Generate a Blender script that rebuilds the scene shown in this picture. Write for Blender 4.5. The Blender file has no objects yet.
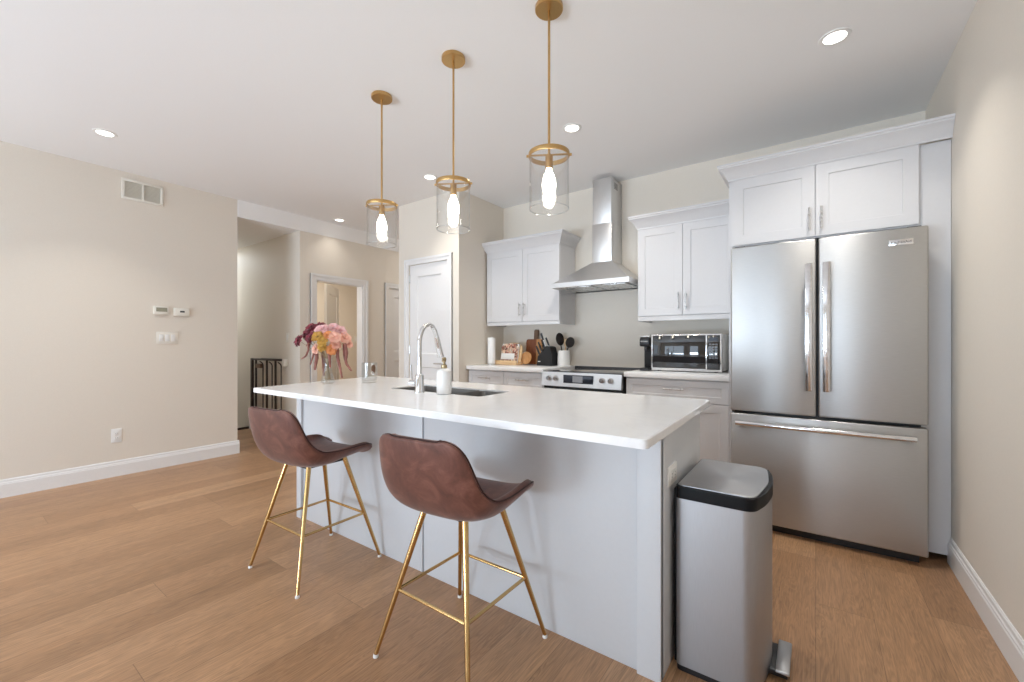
import bpy, bmesh, math, random
from mathutils import Vector, Matrix

S = bpy.context.scene
COL = S.collection
PI = math.pi
random.seed(7)

# ------------------------------------------------------------------ camera, sky, big lights, exposure
CAM_H, YAW, FPX = 1.185, 0.622, 423.29
cd = bpy.data.cameras.new('camera'); cam = bpy.data.objects.new('camera', cd); COL.objects.link(cam)
cam.location = (0, 0, CAM_H); cam.rotation_euler = (PI / 2, 0, YAW)
cd.sensor_width = 36; cd.lens = FPX / 1024 * 36; cd.shift_y = 2.5 / 1024; cd.clip_start = .02
S.camera = cam
S.view_settings.view_transform = 'Standard'; S.view_settings.look = 'None'
S.view_settings.gamma = 1; S.view_settings.use_curve_mapping = False
S.view_settings.exposure = -.80
S.cycles.use_denoising = True
S.cycles.diffuse_bounces = 8; S.cycles.max_bounces = 14; S.cycles.transparent_max_bounces = 16
S.cycles.sample_clamp_indirect = 6

w = bpy.data.worlds.new('sky'); S.world = w; w.use_nodes = True
w.node_tree.nodes['Background'].inputs[0].default_value = (.82, .91, 1, 1)
w.node_tree.nodes['Background'].inputs[1].default_value = 1.0

def area_light(name, loc, rot, sx, sy, power, color=(1, 1, 1), shape='RECTANGLE'):
    l = bpy.data.lights.new(name, 'AREA'); l.shape = shape; l.size = sx; l.size_y = sy
    l.energy = power; l.color = color
    if shape == 'DISK': l.spread = math.radians(100)
    o = bpy.data.objects.new(name, l); o.location = loc; o.rotation_euler = rot; COL.objects.link(o)
    return o
REAR = -3.4
# added daylight lamps in invented, unseen openings: rear patio door, rear window, side window
area_light('added_patio_daylight', (-3.2, REAR - .05, 1.1), (PI / 2, 0, 0), 2.6, 2.0, 84, (.73, .86, 1))
area_light('added_rear_daylight', (-.75, REAR - .05, 1.25), (PI / 2, 0, 0), 1.0, 1.7, 27, (.73, .86, 1))
area_light('added_side_daylight', (-5.15, -1.8, 1.35), (PI / 2, 0, -PI / 2), 1.8, 1.5, 20, (.73, .86, 1))
# added fill lamps outside, aimed up through the openings to brighten the ceiling
area_light('added_ceiling_fill_left', (-3.2, REAR - .9, .1), (PI * .75, 0, 0), 2.6, 1.6, 450, (.71, .85, 1))
area_light('added_ceiling_fill_right', (-.75, REAR - .9, .3), (PI * .75, 0, 0), 1.2, 1.6, 330, (.71, .85, 1))

# ------------------------------------------------------------------ node materials
def _nt(name):
    m = bpy.data.materials.new(name); m.use_nodes = True
    nt = m.node_tree; b = nt.nodes['Principled BSDF']
    return m, nt, b
def srgb(r, g, b):
    f = lambda c: (c / 255 / 12.92) if c / 255 <= .04045 else ((c / 255 + .055) / 1.055) ** 2.4
    return (f(r), f(g), f(b))
def ramp(nt, fac, stops):
    r = nt.nodes.new('ShaderNodeValToRGB'); e = r.color_ramp.elements
    while len(e) < len(stops): e.new(.5)
    for i, (p, c) in enumerate(stops): e[i].position = p; e[i].color = (*c, 1)
    nt.links.new(fac, r.inputs[0]); return r.outputs[0]
def coords(nt, scale=(1, 1, 1), which='Object'):
    t = nt.nodes.new('ShaderNodeTexCoord'); mp = nt.nodes.new('ShaderNodeMapping')
    mp.inputs['Scale'].default_value = scale; nt.links.new(t.outputs[which], mp.inputs[0]); return mp.outputs[0]
def noise(nt, vec, scale, detail=3, rough=.5, dist=0):
    n = nt.nodes.new('ShaderNodeTexNoise'); n.inputs['Scale'].default_value = scale
    n.inputs['Detail'].default_value = detail; n.inputs['Roughness'].default_value = rough
    n.inputs['Distortion'].default_value = dist
    nt.links.new(vec, n.inputs['Vector']); return n.outputs[0]
def bump(nt, b, h, strength, dist=.002):
    n = nt.nodes.new('ShaderNodeBump'); n.inputs['Strength'].default_value = strength; n.inputs['Distance'].default_value = dist
    nt.links.new(h, n.inputs['Height']); nt.links.new(n.outputs[0], b.inputs['Normal'])
def paint(name, col, rough=.5, var=.02, bs=.04, scale=60, spec=.5, coat=0):
    m, nt, b = _nt(name)
    n = noise(nt, coords(nt), scale, 4)
    lo = tuple(c * (1 - var) for c in col); hi = tuple(min(1, c * (1 + var)) for c in col)
    nt.links.new(ramp(nt, n, [(.3, lo), (.7, hi)]), b.inputs['Base Color'])
    b.inputs['Roughness'].default_value = rough; b.inputs['Specular IOR Level'].default_value = spec
    b.inputs['Coat Weight'].default_value = coat
    if bs: bump(nt, b, n, bs)
    return m
def metal(name, col, rough=.25, brushed=None, aniso=0, var=.06):
    m, nt, b = _nt(name); b.inputs['Metallic'].default_value = 1
    n = noise(nt, coords(nt, brushed or (1, 1, 1)), 40, 4)
    lo = tuple(c * (1 - var) for c in col); hi = tuple(min(1, c * (1 + var)) for c in col)
    nt.links.new(ramp(nt, n, [(.3, lo), (.7, hi)]), b.inputs['Base Color'])
    mr = nt.nodes.new('ShaderNodeMapRange'); mr.inputs[3].default_value = rough * .85; mr.inputs[4].default_value = rough * 1.15
    nt.links.new(n, mr.inputs[0]); nt.links.new(mr.outputs[0], b.inputs['Roughness'])
    if aniso:
        b.inputs['Anisotropic'].default_value = aniso; b.inputs['Anisotropic Rotation'].default_value = .25
        t = nt.nodes.new('ShaderNodeTangent'); t.direction_type = 'RADIAL'; t.axis = 'Z'
        nt.links.new(t.outputs[0], b.inputs['Tangent'])
    return m
def thin_glass(name, tint=(1, 1, 1), ior=1.45, gain=1.0):
    m = bpy.data.materials.new(name); m.use_nodes = True; nt = m.node_tree
    nt.nodes.clear(); out = nt.nodes.new('ShaderNodeOutputMaterial')
    tr = nt.nodes.new('ShaderNodeBsdfTransparent'); tr.inputs[0].default_value = (*tint, 1)
    gl = nt.nodes.new('ShaderNodeBsdfGlossy'); gl.inputs['Roughness'].default_value = .02
    lw = nt.nodes.new('ShaderNodeLayerWeight'); lw.inputs[0].default_value = .5
    fr = nt.nodes.new('ShaderNodeMath'); fr.operation = 'POWER'; fr.inputs[1].default_value = 4.5; nt.links.new(lw.outputs['Facing'], fr.inputs[0])
    ad = nt.nodes.new('ShaderNodeMath'); ad.operation = 'MULTIPLY_ADD'; ad.inputs[1].default_value = .5; ad.inputs[2].default_value = (ior - 1) ** 2 / (ior + 1) ** 2
    nt.links.new(fr.outputs[0], ad.inputs[0]); fr = ad
    n = noise(nt, coords(nt), 9, 2); bp_ = nt.nodes.new('ShaderNodeBump'); bp_.inputs['Strength'].default_value = .03
    nt.links.new(n, bp_.inputs['Height']); nt.links.new(bp_.outputs[0], gl.inputs['Normal'])
    mu = nt.nodes.new('ShaderNodeMath'); mu.operation = 'MULTIPLY'; mu.inputs[1].default_value = gain; mu.use_clamp = True
    nt.links.new(fr.outputs[0], mu.inputs[0])
    mx = nt.nodes.new('ShaderNodeMixShader'); nt.links.new(mu.outputs[0], mx.inputs[0])
    nt.links.new(tr.outputs[0], mx.inputs[1]); nt.links.new(gl.outputs[0], mx.inputs[2])
    nt.links.new(mx.outputs[0], out.inputs[0]); return m
def emit(name, col, strength):
    m, nt, b = _nt(name)
    n = noise(nt, coords(nt), 5)
    nt.links.new(ramp(nt, n, [(0, col), (1, tuple(min(1, c * 1.03) for c in col))]), b.inputs['Emission Color'])
    b.inputs['Base Color'].default_value = (.8, .8, .8, 1); b.inputs['Emission Strength'].default_value = strength
    return m
def wood(name, dark, light, scale=(30, 2, 30), rough=.5):
    m, nt, b = _nt(name)
    n = noise(nt, coords(nt, scale), 2.5, 5, .6, .6)
    nt.links.new(ramp(nt, n, [(.3, dark), (.7, light)]), b.inputs['Base Color'])
    b.inputs['Roughness'].default_value = rough; bump(nt, b, n, .1)
    return m
def plank_floor():
    m, nt, b = _nt('oak_plank_floor')
    L = nt.links
    def math_(op, a, c=None, clamp=False):
        n = nt.nodes.new('ShaderNodeMath'); n.operation = op; n.use_clamp = clamp
        for i, v in enumerate((a, c)):
            if v is None: continue
            if isinstance(v, (int, float)): n.inputs[i].default_value = v
            else: L.new(v, n.inputs[i])
        return n.outputs[0]
    g = nt.nodes.new('ShaderNodeNewGeometry'); sp = nt.nodes.new('ShaderNodeSeparateXYZ'); L.new(g.outputs['Position'], sp.inputs[0])
    X = math_('DIVIDE', sp.outputs[0], .205); ix = math_('FLOOR', X); fx = math_('FRACT', X)
    wn = nt.nodes.new('ShaderNodeTexWhiteNoise'); wn.noise_dimensions = '1D'; L.new(ix, wn.inputs['W'])
    Y = math_('ADD', math_('DIVIDE', sp.outputs[1], 1.9), math_('MULTIPLY', wn.outputs[0], 3.0)); iy = math_('FLOOR', Y); fy = math_('FRACT', Y)
    cv = nt.nodes.new('ShaderNodeCombineXYZ'); L.new(ix, cv.inputs[0]); L.new(iy, cv.inputs[1])
    wi = nt.nodes.new('ShaderNodeTexWhiteNoise'); wi.noise_dimensions = '2D'; L.new(cv.outputs[0], wi.inputs['Vector'])
    idv = wi.outputs[0]
    base = ramp(nt, idv, [(0, srgb(150, 114, 82)), (.35, srgb(162, 124, 91)), (.7, srgb(168, 130, 96)), (1, srgb(180, 142, 108))])
    # grain: stretched noise, shifted per plank, plus cathedral rings
    gv = nt.nodes.new('ShaderNodeCombineXYZ')
    L.new(math_('ADD', math_('MULTIPLY', sp.outputs[0], 16), math_('MULTIPLY', idv, 90)), gv.inputs[0])
    L.new(math_('MULTIPLY', sp.outputs[1], 1.3), gv.inputs[1]); L.new(math_('MULTIPLY', idv, 37), gv.inputs[2])
    n1 = noise(nt, gv.outputs[0], 1.6, 3, .55, .8)
    rings = math_('SINE', math_('MULTIPLY', n1, 70))
    fine = nt.nodes.new('ShaderNodeCombineXYZ')
    L.new(math_('ADD', math_('MULTIPLY', sp.outputs[0], 150), math_('MULTIPLY', idv, 50)), fine.inputs[0]); L.new(math_('MULTIPLY', sp.outputs[1], 6), fine.inputs[1])
    n2 = noise(nt, fine.outputs[0], 1.2, 4, .6)
    big = noise(nt, gv.outputs[0], .45, 2)
    k = math_('ADD', math_('MULTIPLY', rings, .12), math_('ADD', math_('MULTIPLY', math_('SUBTRACT', n2, .5), .95), math_('MULTIPLY', math_('SUBTRACT', big, .5), .5)))
    val = math_('ADD', 1, k)
    # joints
    ex = math_('MINIMUM', fx, math_('SUBTRACT', 1, fx)); ey = math_('MINIMUM', fy, math_('SUBTRACT', 1, fy))
    jx = math_('GREATER_THAN', ex, .006); jy = math_('GREATER_THAN', ey, .0007)
    j = math_('ADD', .62, math_('MULTIPLY', math_('MULTIPLY', jx, jy), .38))
    val = math_('MULTIPLY', val, j)
    mm = nt.nodes.new('ShaderNodeVectorMath'); mm.operation = 'SCALE'; L.new(base, mm.inputs[0]); L.new(val, mm.inputs['Scale'])
    L.new(mm.outputs[0], b.inputs['Base Color'])
    b.inputs['Roughness'].default_value = .36; b.inputs['Specular IOR Level'].default_value = .5
    bump(nt, b, math_('MULTIPLY', n2, j), .12, .001)
    return m
def quartz(name):
    m, nt, b = _nt(name)
    n = noise(nt, coords(nt), 1.6, 6, .6, 1.2)
    nt.links.new(ramp(nt, n, [(.35, srgb(244, 245, 247)), (.48, srgb(247, 248, 249)), (.52, srgb(243, 244, 246)), (.56, srgb(247, 248, 249))]), b.inputs['Base Color'])
    b.inputs['Roughness'].default_value = .14
    return m
def leather():
    m, nt, b = _nt('brown_suede_leather')
    c = coords(nt)
    n = noise(nt, c, 11, 6, .65, .7)
    nt.links.new(ramp(nt, n, [(.28, srgb(78, 44, 36)), (.5, srgb(104, 62, 50)), (.72, srgb(134, 88, 74))]), b.inputs['Base Color'])
    b.inputs['Roughness'].default_value = .55; b.inputs['Sheen Weight'].default_value = .35; b.inputs['Sheen Roughness'].default_value = .4
    bump(nt, b, noise(nt, c, 220, 3), .15, .001)
    return m

M = {}
M['wall'] = paint('beige_wall_paint', srgb(226, 219, 208), .55, .012, .03, 120, .3)
M['ceil'] = paint('white_ceiling_paint', srgb(240, 240, 240), .7, .01, .03, 150, .2)
M['trim'] = paint('white_trim_paint', srgb(232, 232, 232), .35, .01, .01)
M['cab'] = paint('white_cabinet_lacquer', srgb(212, 212, 214), .32, .008, 0)
M['island'] = paint('pale_grey_island_lacquer', srgb(209, 212, 216), .4, .008, 0)
M['floor'] = plank_floor()
M['quartz'] = quartz('white_quartz')
M['steel'] = metal('brushed_stainless', (.5, .5, .497), .42, (.6, .6, 30), .7)
M['steelh'] = metal('brushed_stainless_hood', (.66, .66, .66), .36, (30, 30, .6), .3)
M['steelv'] = metal('satin_steel_bin', (.43, .43, .44), .46, (30, 30, .5), .4)
M['polished'] = metal('polished_steel', (.75, .75, .76), .14)
M['chrome'] = metal('chrome', (.82, .83, .85), .06)
M['nickel'] = metal('satin_nickel', (.62, .62, .62), .28)
M['gold'] = metal('polished_gold_legs', srgb(206, 172, 118), .2)
M['brass'] = metal('brushed_brass', srgb(200, 164, 110), .3, (20, 20, 2))
M['leather'] = leather()
M['piping'] = paint('dark_brown_piping', srgb(58, 28, 22), .6)
M['black'] = paint('black_plastic', (.012, .012, .014), .35, .1, 0)
M['blackmat'] = paint('matte_black_plastic', (.009, .009, .010), .6, .1, .05)
M['blackglass'] = paint('black_glass', (.006, .006, .008), .04, .1, 0, coat=1)
M['jet'] = paint('jet_black_plastic', (.003, .003, .004), .5, .1, 0, spec=.2)
M['dark'] = paint('dark_grey_case', (.05, .05, .055), .45, .05, 0)
M['gate'] = paint('dark_brown_gate_metal', srgb(52, 38, 32), .4, .1, 0)
M['glass'] = thin_glass('clear_glass', (.988, .99, .99), 1.5, 1.3)
M['glassedge'] = thin_glass('polished_glass_edge', (.92, .92, .92), 2.8, 2.4)
M['vglass'] = thin_glass('thick_clear_glass', (.96, .97, .97), 1.6, 1.2)
M['water'] = thin_glass('water', (.9, .95, .94), 1.33, 1.0)
M['bulb'] = emit('lit_bulb_glass', (1, .9, .74), 40)
M['diffuser'] = emit('lit_downlight_lens', (1, .95, .87), 10)
M['white'] = paint('white_plastic', srgb(236, 236, 234), .35, .01, 0)
M['plate'] = paint('cream_white_plate', srgb(232, 229, 220), .35, .01, 0)
M['lcd'] = paint('grey_lcd', srgb(150, 148, 130), .2, .03, 0)
M['lcdblue'] = paint('pale_blue_lcd', srgb(160, 166, 175), .2, .03, 0)
M['panelblue'] = paint('dark_slate_touch_panel', srgb(44, 50, 62), .15, .05, 0)
M['button'] = paint('grey_button_print', srgb(96, 98, 104), .3, .04, 0)
M['ceramic'] = paint('white_ceramic', srgb(238, 238, 236), .18, .01, 0)
M['paper'] = paint('white_paper_towel', srgb(240, 240, 240), .9, .015, .2, 90)
M['umber'] = paint('dark_umber_nylon', (.014, .009, .007), .6, .1, 0, spec=.3)
M['walnut'] = wood('reddish_walnut_board', srgb(112, 58, 30), srgb(160, 92, 52), (30, 30, 3))
M['acacia'] = wood('honey_acacia', srgb(178, 122, 72), srgb(214, 164, 108), (30, 30, 3))
M['lightwood'] = wood('light_wood', srgb(214, 178, 132), srgb(236, 206, 164), (3, 30, 30))
M['bark'] = wood('brown_wood_handle', srgb(84, 60, 44), srgb(128, 98, 74), (20, 20, 3))
M['tan'] = metal('tan_pump_metal', srgb(168, 152, 120), .35)
M['sink'] = metal('satin_sink_steel', (.34, .325, .31), .4, (1, 20, 20))
M['leaf'] = paint('pale_stem', srgb(170, 150, 120), .5, .15, 0)
M['carpet'] = paint('grey_stair_carpet', srgb(150, 142, 134), .9, .1, .3, 200)
def petal_mat(name, a, b_):
    m, nt, b = _nt(name)
    n = noise(nt, coords(nt), 28, 3)
    nt.links.new(ramp(nt, n, [(.3, a), (.7, b_)]), b.inputs['Base Color'])
    b.inputs['Roughness'].default_value = .6; b.inputs['Sheen Weight'].default_value = .2
    return m
M['burgundy'] = petal_mat('burgundy_petals', srgb(92, 14, 32), srgb(150, 38, 60))
M['pink'] = petal_mat('pink_petals', srgb(222, 164, 168), srgb(242, 204, 202))
M['peach'] = petal_mat('peach_petals', srgb(230, 164, 142), srgb(244, 200, 180))
M['yellow'] = petal_mat('mustard_petals', srgb(176, 126, 36), srgb(214, 170, 78))
M['orange'] = petal_mat('orange_petals', srgb(206, 122, 66), srgb(232, 160, 100))
M['amaranth'] = petal_mat('dusty_red_tassel', srgb(112, 62, 54), srgb(160, 104, 90))
def book_cover():
    m, nt, b = _nt('cookbook_cover_photo')
    v = nt.nodes.new('ShaderNodeTexVoronoi'); v.inputs['Scale'].default_value = 55
    nt.links.new(coords(nt), v.inputs['Vector'])
    sp = nt.nodes.new('ShaderNodeSeparateXYZ'); nt.links.new(v.outputs['Color'], sp.inputs[0])
    nt.links.new(ramp(nt, sp.outputs[0], [(0, srgb(70, 34, 30)), (.3, srgb(176, 104, 86)), (.5, srgb(236, 206, 180)), (.75, srgb(104, 62, 48)), (1, srgb(240, 226, 206))]), b.inputs['Base Color'])
    b.inputs['Roughness'].default_value = .4
    return m
M['cover'] = book_cover()

# ------------------------------------------------------------------ mesh helpers
class MB:
    def __init__(self, mtx=None): self.bm = bmesh.new(); self.m = mtx or Matrix()
    def _new(self, verts): 
        if self.m != Matrix(): bmesh.ops.transform(self.bm, matrix=self.m, verts=verts)
    def box(self, x0, x1, y0, y1, z0, z1, bevel=0, seg=2):
        r = bmesh.ops.create_cube(self.bm, size=1)
        vs = r['verts']
        for v in vs: v.co = Vector((x0 + (v.co.x + .5) * (x1 - x0), y0 + (v.co.y + .5) * (y1 - y0), z0 + (v.co.z + .5) * (z1 - z0)))
        if bevel:
            es = list({e for v in vs for e in v.link_edges})
            n0 = set(self.bm.verts) - set(vs)
            bmesh.ops.bevel(self.bm, geom=es, offset=bevel, segments=seg, profile=.5, affect='EDGES')
            vs = [v for v in self.bm.verts if v not in n0]
        self._new(vs); return self
    def tube(self, pts, r, seg=12, cap=True, radii=None):
        pts = [Vector(p) for p in pts]; rings = []; n = len(pts); up = None
        for i, p in enumerate(pts):
            t = (pts[min(i + 1, n - 1)] - pts[max(i - 1, 0)]).normalized()
            if up is None:
                up = t.cross(Vector((0, 0, 1)))
                if up.length < 1e-4: up = t.cross(Vector((0, 1, 0)))
            up = (up - t * up.dot(t)).normalized(); bi = t.cross(up)
            rr = radii[i] if radii else r
            rings.append([self.bm.verts.new(self.m @ (p + (up * math.cos(a) + bi * math.sin(a)) * rr)) for a in (2 * PI * k / seg for k in range(seg))])
        for a, b in zip(rings, rings[1:]):
            for k in range(seg): self.bm.faces.new((a[k], a[(k + 1) % seg], b[(k + 1) % seg], b[k]))
        if cap: self.bm.faces.new(rings[0][::-1]); self.bm.faces.new(rings[-1])
        return self
    def lathe(self, prof, c=(0, 0, 0), seg=32, closed=False):
        rings = []
        for r, z in prof:
            if r < 1e-6: rings.append([self.bm.verts.new(self.m @ Vector((c[0], c[1], c[2] + z)))])
            else: rings.append([self.bm.verts.new(self.m @ Vector((c[0] + r * math.cos(2 * PI * k / seg), c[1] + r * math.sin(2 * PI * k / seg), c[2] + z))) for k in range(seg)])
        pairs = list(zip(rings, rings[1:])) + ([(rings[-1], rings[0])] if closed else [])
        for a, b in pairs:
            for k in range(seg):
                k2 = (k + 1) % seg
                if len(a) == 1 and len(b) == 1: continue
                if len(a) == 1: self.bm.faces.new((a[0], b[k2], b[k]))
                elif len(b) == 1: self.bm.faces.new((a[k], a[k2], b[0]))
                else: self.bm.faces.new((a[k], a[k2], b[k2], b[k]))
        return self
    def prism(self, poly, z0, z1, bevel=0):
        n0 = set(self.bm.verts)
        a = [self.bm.verts.new((x, y, z0)) for x, y in poly]; b = [self.bm.verts.new((x, y, z1)) for x, y in poly]
        n = len(poly)
        self.bm.faces.new(a[::-1]); top = self.bm.faces.new(b)
        for k in range(n): self.bm.faces.new((a[k], a[(k + 1) % n], b[(k + 1) % n], b[k]))
        if bevel: bmesh.ops.bevel(self.bm, geom=list(top.edges), offset=bevel, segments=2, profile=.5, affect='EDGES')
        self._new([v for v in self.bm.verts if v not in n0]); return self
    def slab(self, x0, x1, z0, z1, y, th, panels=(), rim=.004, depth=.007):
        """front facing -y at y, back at y+th; panels are recessed rectangles"""
        n0 = set(self.bm.verts)
        xs = sorted({x0, x1, *[p[0] for p in panels], *[p[1] for p in panels]})
        zs = sorted({z0, z1, *[p[2] for p in panels], *[p[3] for p in panels]})
        g = {(i, j): self.bm.verts.new((x, y, z)) for i, x in enumerate(xs) for j, z in enumerate(zs)}
        hit = []
        for i in range(len(xs) - 1):
            for j in range(len(zs) - 1):
                f = self.bm.faces.new((g[i, j], g[i + 1, j], g[i + 1, j + 1], g[i, j + 1]))
                mx, mz = (xs[i] + xs[i + 1]) / 2, (zs[j] + zs[j + 1]) / 2
                for k, p in enumerate(panels):
                    if p[0] < mx < p[1] and p[2] < mz < p[3]: hit.append((k, f))
        edge = [e for e in self.bm.edges if e.is_boundary and all(v not in n0 for v in e.verts)]
        ex = bmesh.ops.extrude_edge_only(self.bm, edges=edge)
        nv = [v for v in ex['geom'] if isinstance(v, bmesh.types.BMVert)]
        for v in nv: v.co.y += th
        be = [e for e in ex['geom'] if isinstance(e, bmesh.types.BMEdge) and all(v in nv for v in e.verts)]
        bmesh.ops.contextual_create(self.bm, geom=be)
        for k in range(len(panels)):
            fs = [f for kk, f in hit if kk == k and f.is_valid]
            if fs: bmesh.ops.inset_region(self.bm, faces=fs, thickness=rim, depth=-depth)
        self._new([v for v in self.bm.verts if v not in n0]); return self
    def build(self, name, mat, parent=None, smooth=35, origin=None, label=None):
        bm = self.bm
        bmesh.ops.recalc_face_normals(bm, faces=bm.faces[:])
        o = origin if origin is not None else (WL[parent.name] if parent else None)
        if o is not None and Vector(o).length > 0: bmesh.ops.translate(bm, verts=bm.verts[:], vec=-Vector(o))
        me = bpy.data.meshes.new(name); bm.to_mesh(me); bm.free()
        if smooth:
            for p in me.polygons: p.use_smooth = True
            me.set_sharp_from_angle(angle=math.radians(smooth))
        me.materials.append(M[mat] if isinstance(mat, str) else mat)
        ob = bpy.data.objects.new(name, me); COL.objects.link(ob)
        if parent: ob.parent = parent; WL[ob.name] = WL[parent.name]
        else:
            WL[ob.name] = Vector(o) if o is not None else Vector((0, 0, 0)); ob.location = WL[ob.name]
        if label: ob['label'] = label
        return ob
WL = {}
def tag(o, label, cat, group=None):
    o['label'] = label; o['category'] = cat
    if group: o['group'] = group
    return o
def thing(name, label, cat, loc=(0, 0, 0), group=None):
    o = bpy.data.objects.new(name, None); COL.objects.link(o); o.location = loc; o.empty_display_size = .05
    WL[o.name] = Vector(loc); return tag(o, label, cat, group)
def structure(o): o['kind'] = 'structure'; return o
def copy_tree(o, loc=None, rz=None, label=None, parent=None):
    c = o.copy(); COL.objects.link(c)
    if parent: c.parent = parent
    if loc is not None: c.location = loc
    if rz is not None: c.rotation_euler = (0, 0, rz)
    if label: c['label'] = label
    for ch in list(o.children): copy_tree(ch, parent=c)
    return c
def bx(name, mat, parent, *a, bevel=0, smooth=35, label=None):
    return MB().box(*a, bevel=bevel).build(name, mat, parent, smooth, label=label)
def rounded(poly, r, n=5):
    out = []; N = len(poly)
    for i in range(N):
        p = Vector(poly[i]).to_2d(); a = Vector(poly[i - 1]).to_2d(); b = Vector(poly[(i + 1) % N]).to_2d()
        rr = r[i] if isinstance(r, (list, tuple)) else r
        u = (a - p).normalized() * rr; v = (b - p).normalized() * rr
        for k in range(n + 1):
            t = k / n; q = (p + u) * (1 - t) ** 2 + p * 2 * t * (1 - t) + (p + v) * t ** 2
            out.append((q.x, q.y))
    return out

# ------------------------------------------------------------------ the setting
XL, XR, YB, ZC = -5.08, .596, 3.905, 2.74
HW_Y0, HW_Y1, ZS = 1.99, 2.673, 2.555        # hall opening between the living room wall and the hall wall, low hall ceiling
PX, PY, PXL = -2.92, 3.155, -3.84            # pantry box
def wallbox(name, *a, mat='wall'): return structure(MB().box(*a).build(name, mat, None, 0))
floor = MB(); floor.box(XL - .12, XR + .15, REAR - .15, 6.2, -.12, 0).box(-6.42, XL - .12, HW_Y0 - .1, HW_Y1 + .1, -.12, 0)
floor.box(-7.2, XL - .12, HW_Y1 + .1, 6.2, -.12, 0)
structure(floor.build('floor', 'floor', None, 0))
ceil = MB(); ceil.box(XL - .12, XR + .15, REAR - .15, 6.2, ZC, ZC + .12)
structure(ceil.build('ceiling', 'ceil', None, 0))
lc = MB(); lc.box(-8.6, XL - .001, HW_Y0 - .1, 6.2, ZS, ZS + .18)
structure(lc.build('ceiling_hall', 'ceil', None, 0))
structure(MB().box(XL - .0005, XL + .008, HW_Y0 + .005, 6.1, ZS, ZC).build('ceiling_bulkhead', 'ceil', None, 0))
# left living room wall, with the unseen side window behind the camera
wl = MB()
wl.box(XL - .12, XL, REAR - .15, -2.7, 0, ZC).box(XL - .12, XL, -.9, HW_Y0, 0, ZC)
wl.box(XL - .12, XL, -2.7, -.9, 0, .6).box(XL - .12, XL, -2.7, -.9, 2.1, ZC)
structure(wl.build('wall_left', 'wall', None, 0))
wallbox('wall_right', XR, XR + .15, REAR - .15, YB + .15, 0, ZC)
wallbox('wall_back', PX - .12, XR, YB, YB + .15, 0, ZC)
wr = MB()
wr.box(XL, -4.5, REAR - .15, REAR, 0, ZC).box(-4.5, -1.9, REAR - .15, REAR, 2.1, ZC).box(-1.9, -1.25, REAR - .15, REAR, 0, ZC)
wr.box(-1.25, -.25, REAR - .15, REAR, 0, .4).box(-1.25, -.25, REAR - .15, REAR, 2.1, ZC).box(-.25, XR, REAR - .15, REAR, 0, ZC)
structure(wr.build('wall_front', 'wall', None, 0))
# frames of invented openings behind the camera, there for the added daylight
def window(name, x0, x1, z0, z1, mull):
    f = MB(); t = .05
    f.box(x0, x1, REAR - .1, REAR + .01, z0, z0 + t).box(x0, x1, REAR - .1, REAR + .01, z1 - t, z1)
    f.box(x0, x0 + t, REAR - .1, REAR + .01, z0 + t, z1 - t).box(x1 - t, x1, REAR - .1, REAR + .01, z0 + t, z1 - t)
    for mx in mull: f.box(mx - .03, mx + .03, REAR - .1, REAR + .01, z0 + t, z1 - t)
    return structure(f.build(name, 'trim', None, 0))
window('added_window_1', -4.5, -1.9, 0, 2.1, (-3.2,))
window('added_window_2', -1.25, -.25, .4, 2.1, ())
wf = MB(); t = .05
wf.box(XL - .1, XL + .01, -2.7, -.9, .6, .6 + t).box(XL - .1, XL + .01, -2.7, -.9, 2.1 - t, 2.1)
for yy in (-2.7, -1.825, -.95): wf.box(XL - .1, XL + .01, yy, yy + t, .65, 2.05)
structure(wf.build('added_window_3', 'trim', None, 0))  # invented side window frame, unseen like the rear ones
# hall wall beside the stairwell
wallbox('wall_hall', -8.6, XL - .12, HW_Y1, HW_Y1 + .1, -2.2, ZS)
wallbox('wall_stair_end', -8.7, -8.6, HW_Y0 - .1, 6.2, -2.2, ZS)
wallbox('wall_stair_side', -8.6, XL - .12, HW_Y0 - .1, HW_Y0, -2.2, ZC)
structure(MB().box(-8.6, -6.42, HW_Y0, HW_Y1, -2.3, -2.2).build('floor_stairwell', 'carpet', None, 0))
structure(MB().box(-6.45, -6.415, HW_Y0 + .002, HW_Y1 - .002, -.1, .028, bevel=.006).build('trim_1', 'gate', None))
# wall with the doorway and the second door (faces +x)
DW = (2.875, 3.552, 1.985); D2 = (3.985, 4.745, 2.0)
wp = MB()
wp.box(XL - .12, XL, HW_Y1 + .1, DW[0], 0, ZS).box(XL - .12, XL, DW[0], DW[1], DW[2], ZS)
wp.box(XL - .12, XL, DW[1], D2[0], 0, ZS).box(XL - .12, XL, D2[0], D2[1], D2[2], ZS).box(XL - .12, XL, D2[1], 6.2, 0, ZS)
wp.box(XL - .12, XL, HW_Y1, HW_Y1 + .1, 0, ZS)
structure(wp.build('wall_passage', 'wall', None, 0))
wallbox('wall_passage_end', XL - 2.2, PX - .12, 6.05, 6.2, 0, ZC)
wallbox('wall_room_beyond', -7.2, -7.1, HW_Y1 + .1, 6.05, 0, ZS)
# pantry box: front wall with door opening, side wall to the kitchen
PD = (-3.668, -3.070, 2.05)
pw = MB()
pw.box(PXL, PD[0], PY, PY + .11, 0, ZC).box(PD[0], PD[1], PY, PY + .11, PD[2], ZC).box(PD[1], PX, PY, PY + .11, 0, ZC)
pw.box(PX - .11, PX, PY + .11, YB, 0, ZC).box(PXL, PXL + .11, PY + .11, 6.05, 0, ZC)
structure(pw.build('wall_pantry', 'wall', None, 0))
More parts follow.
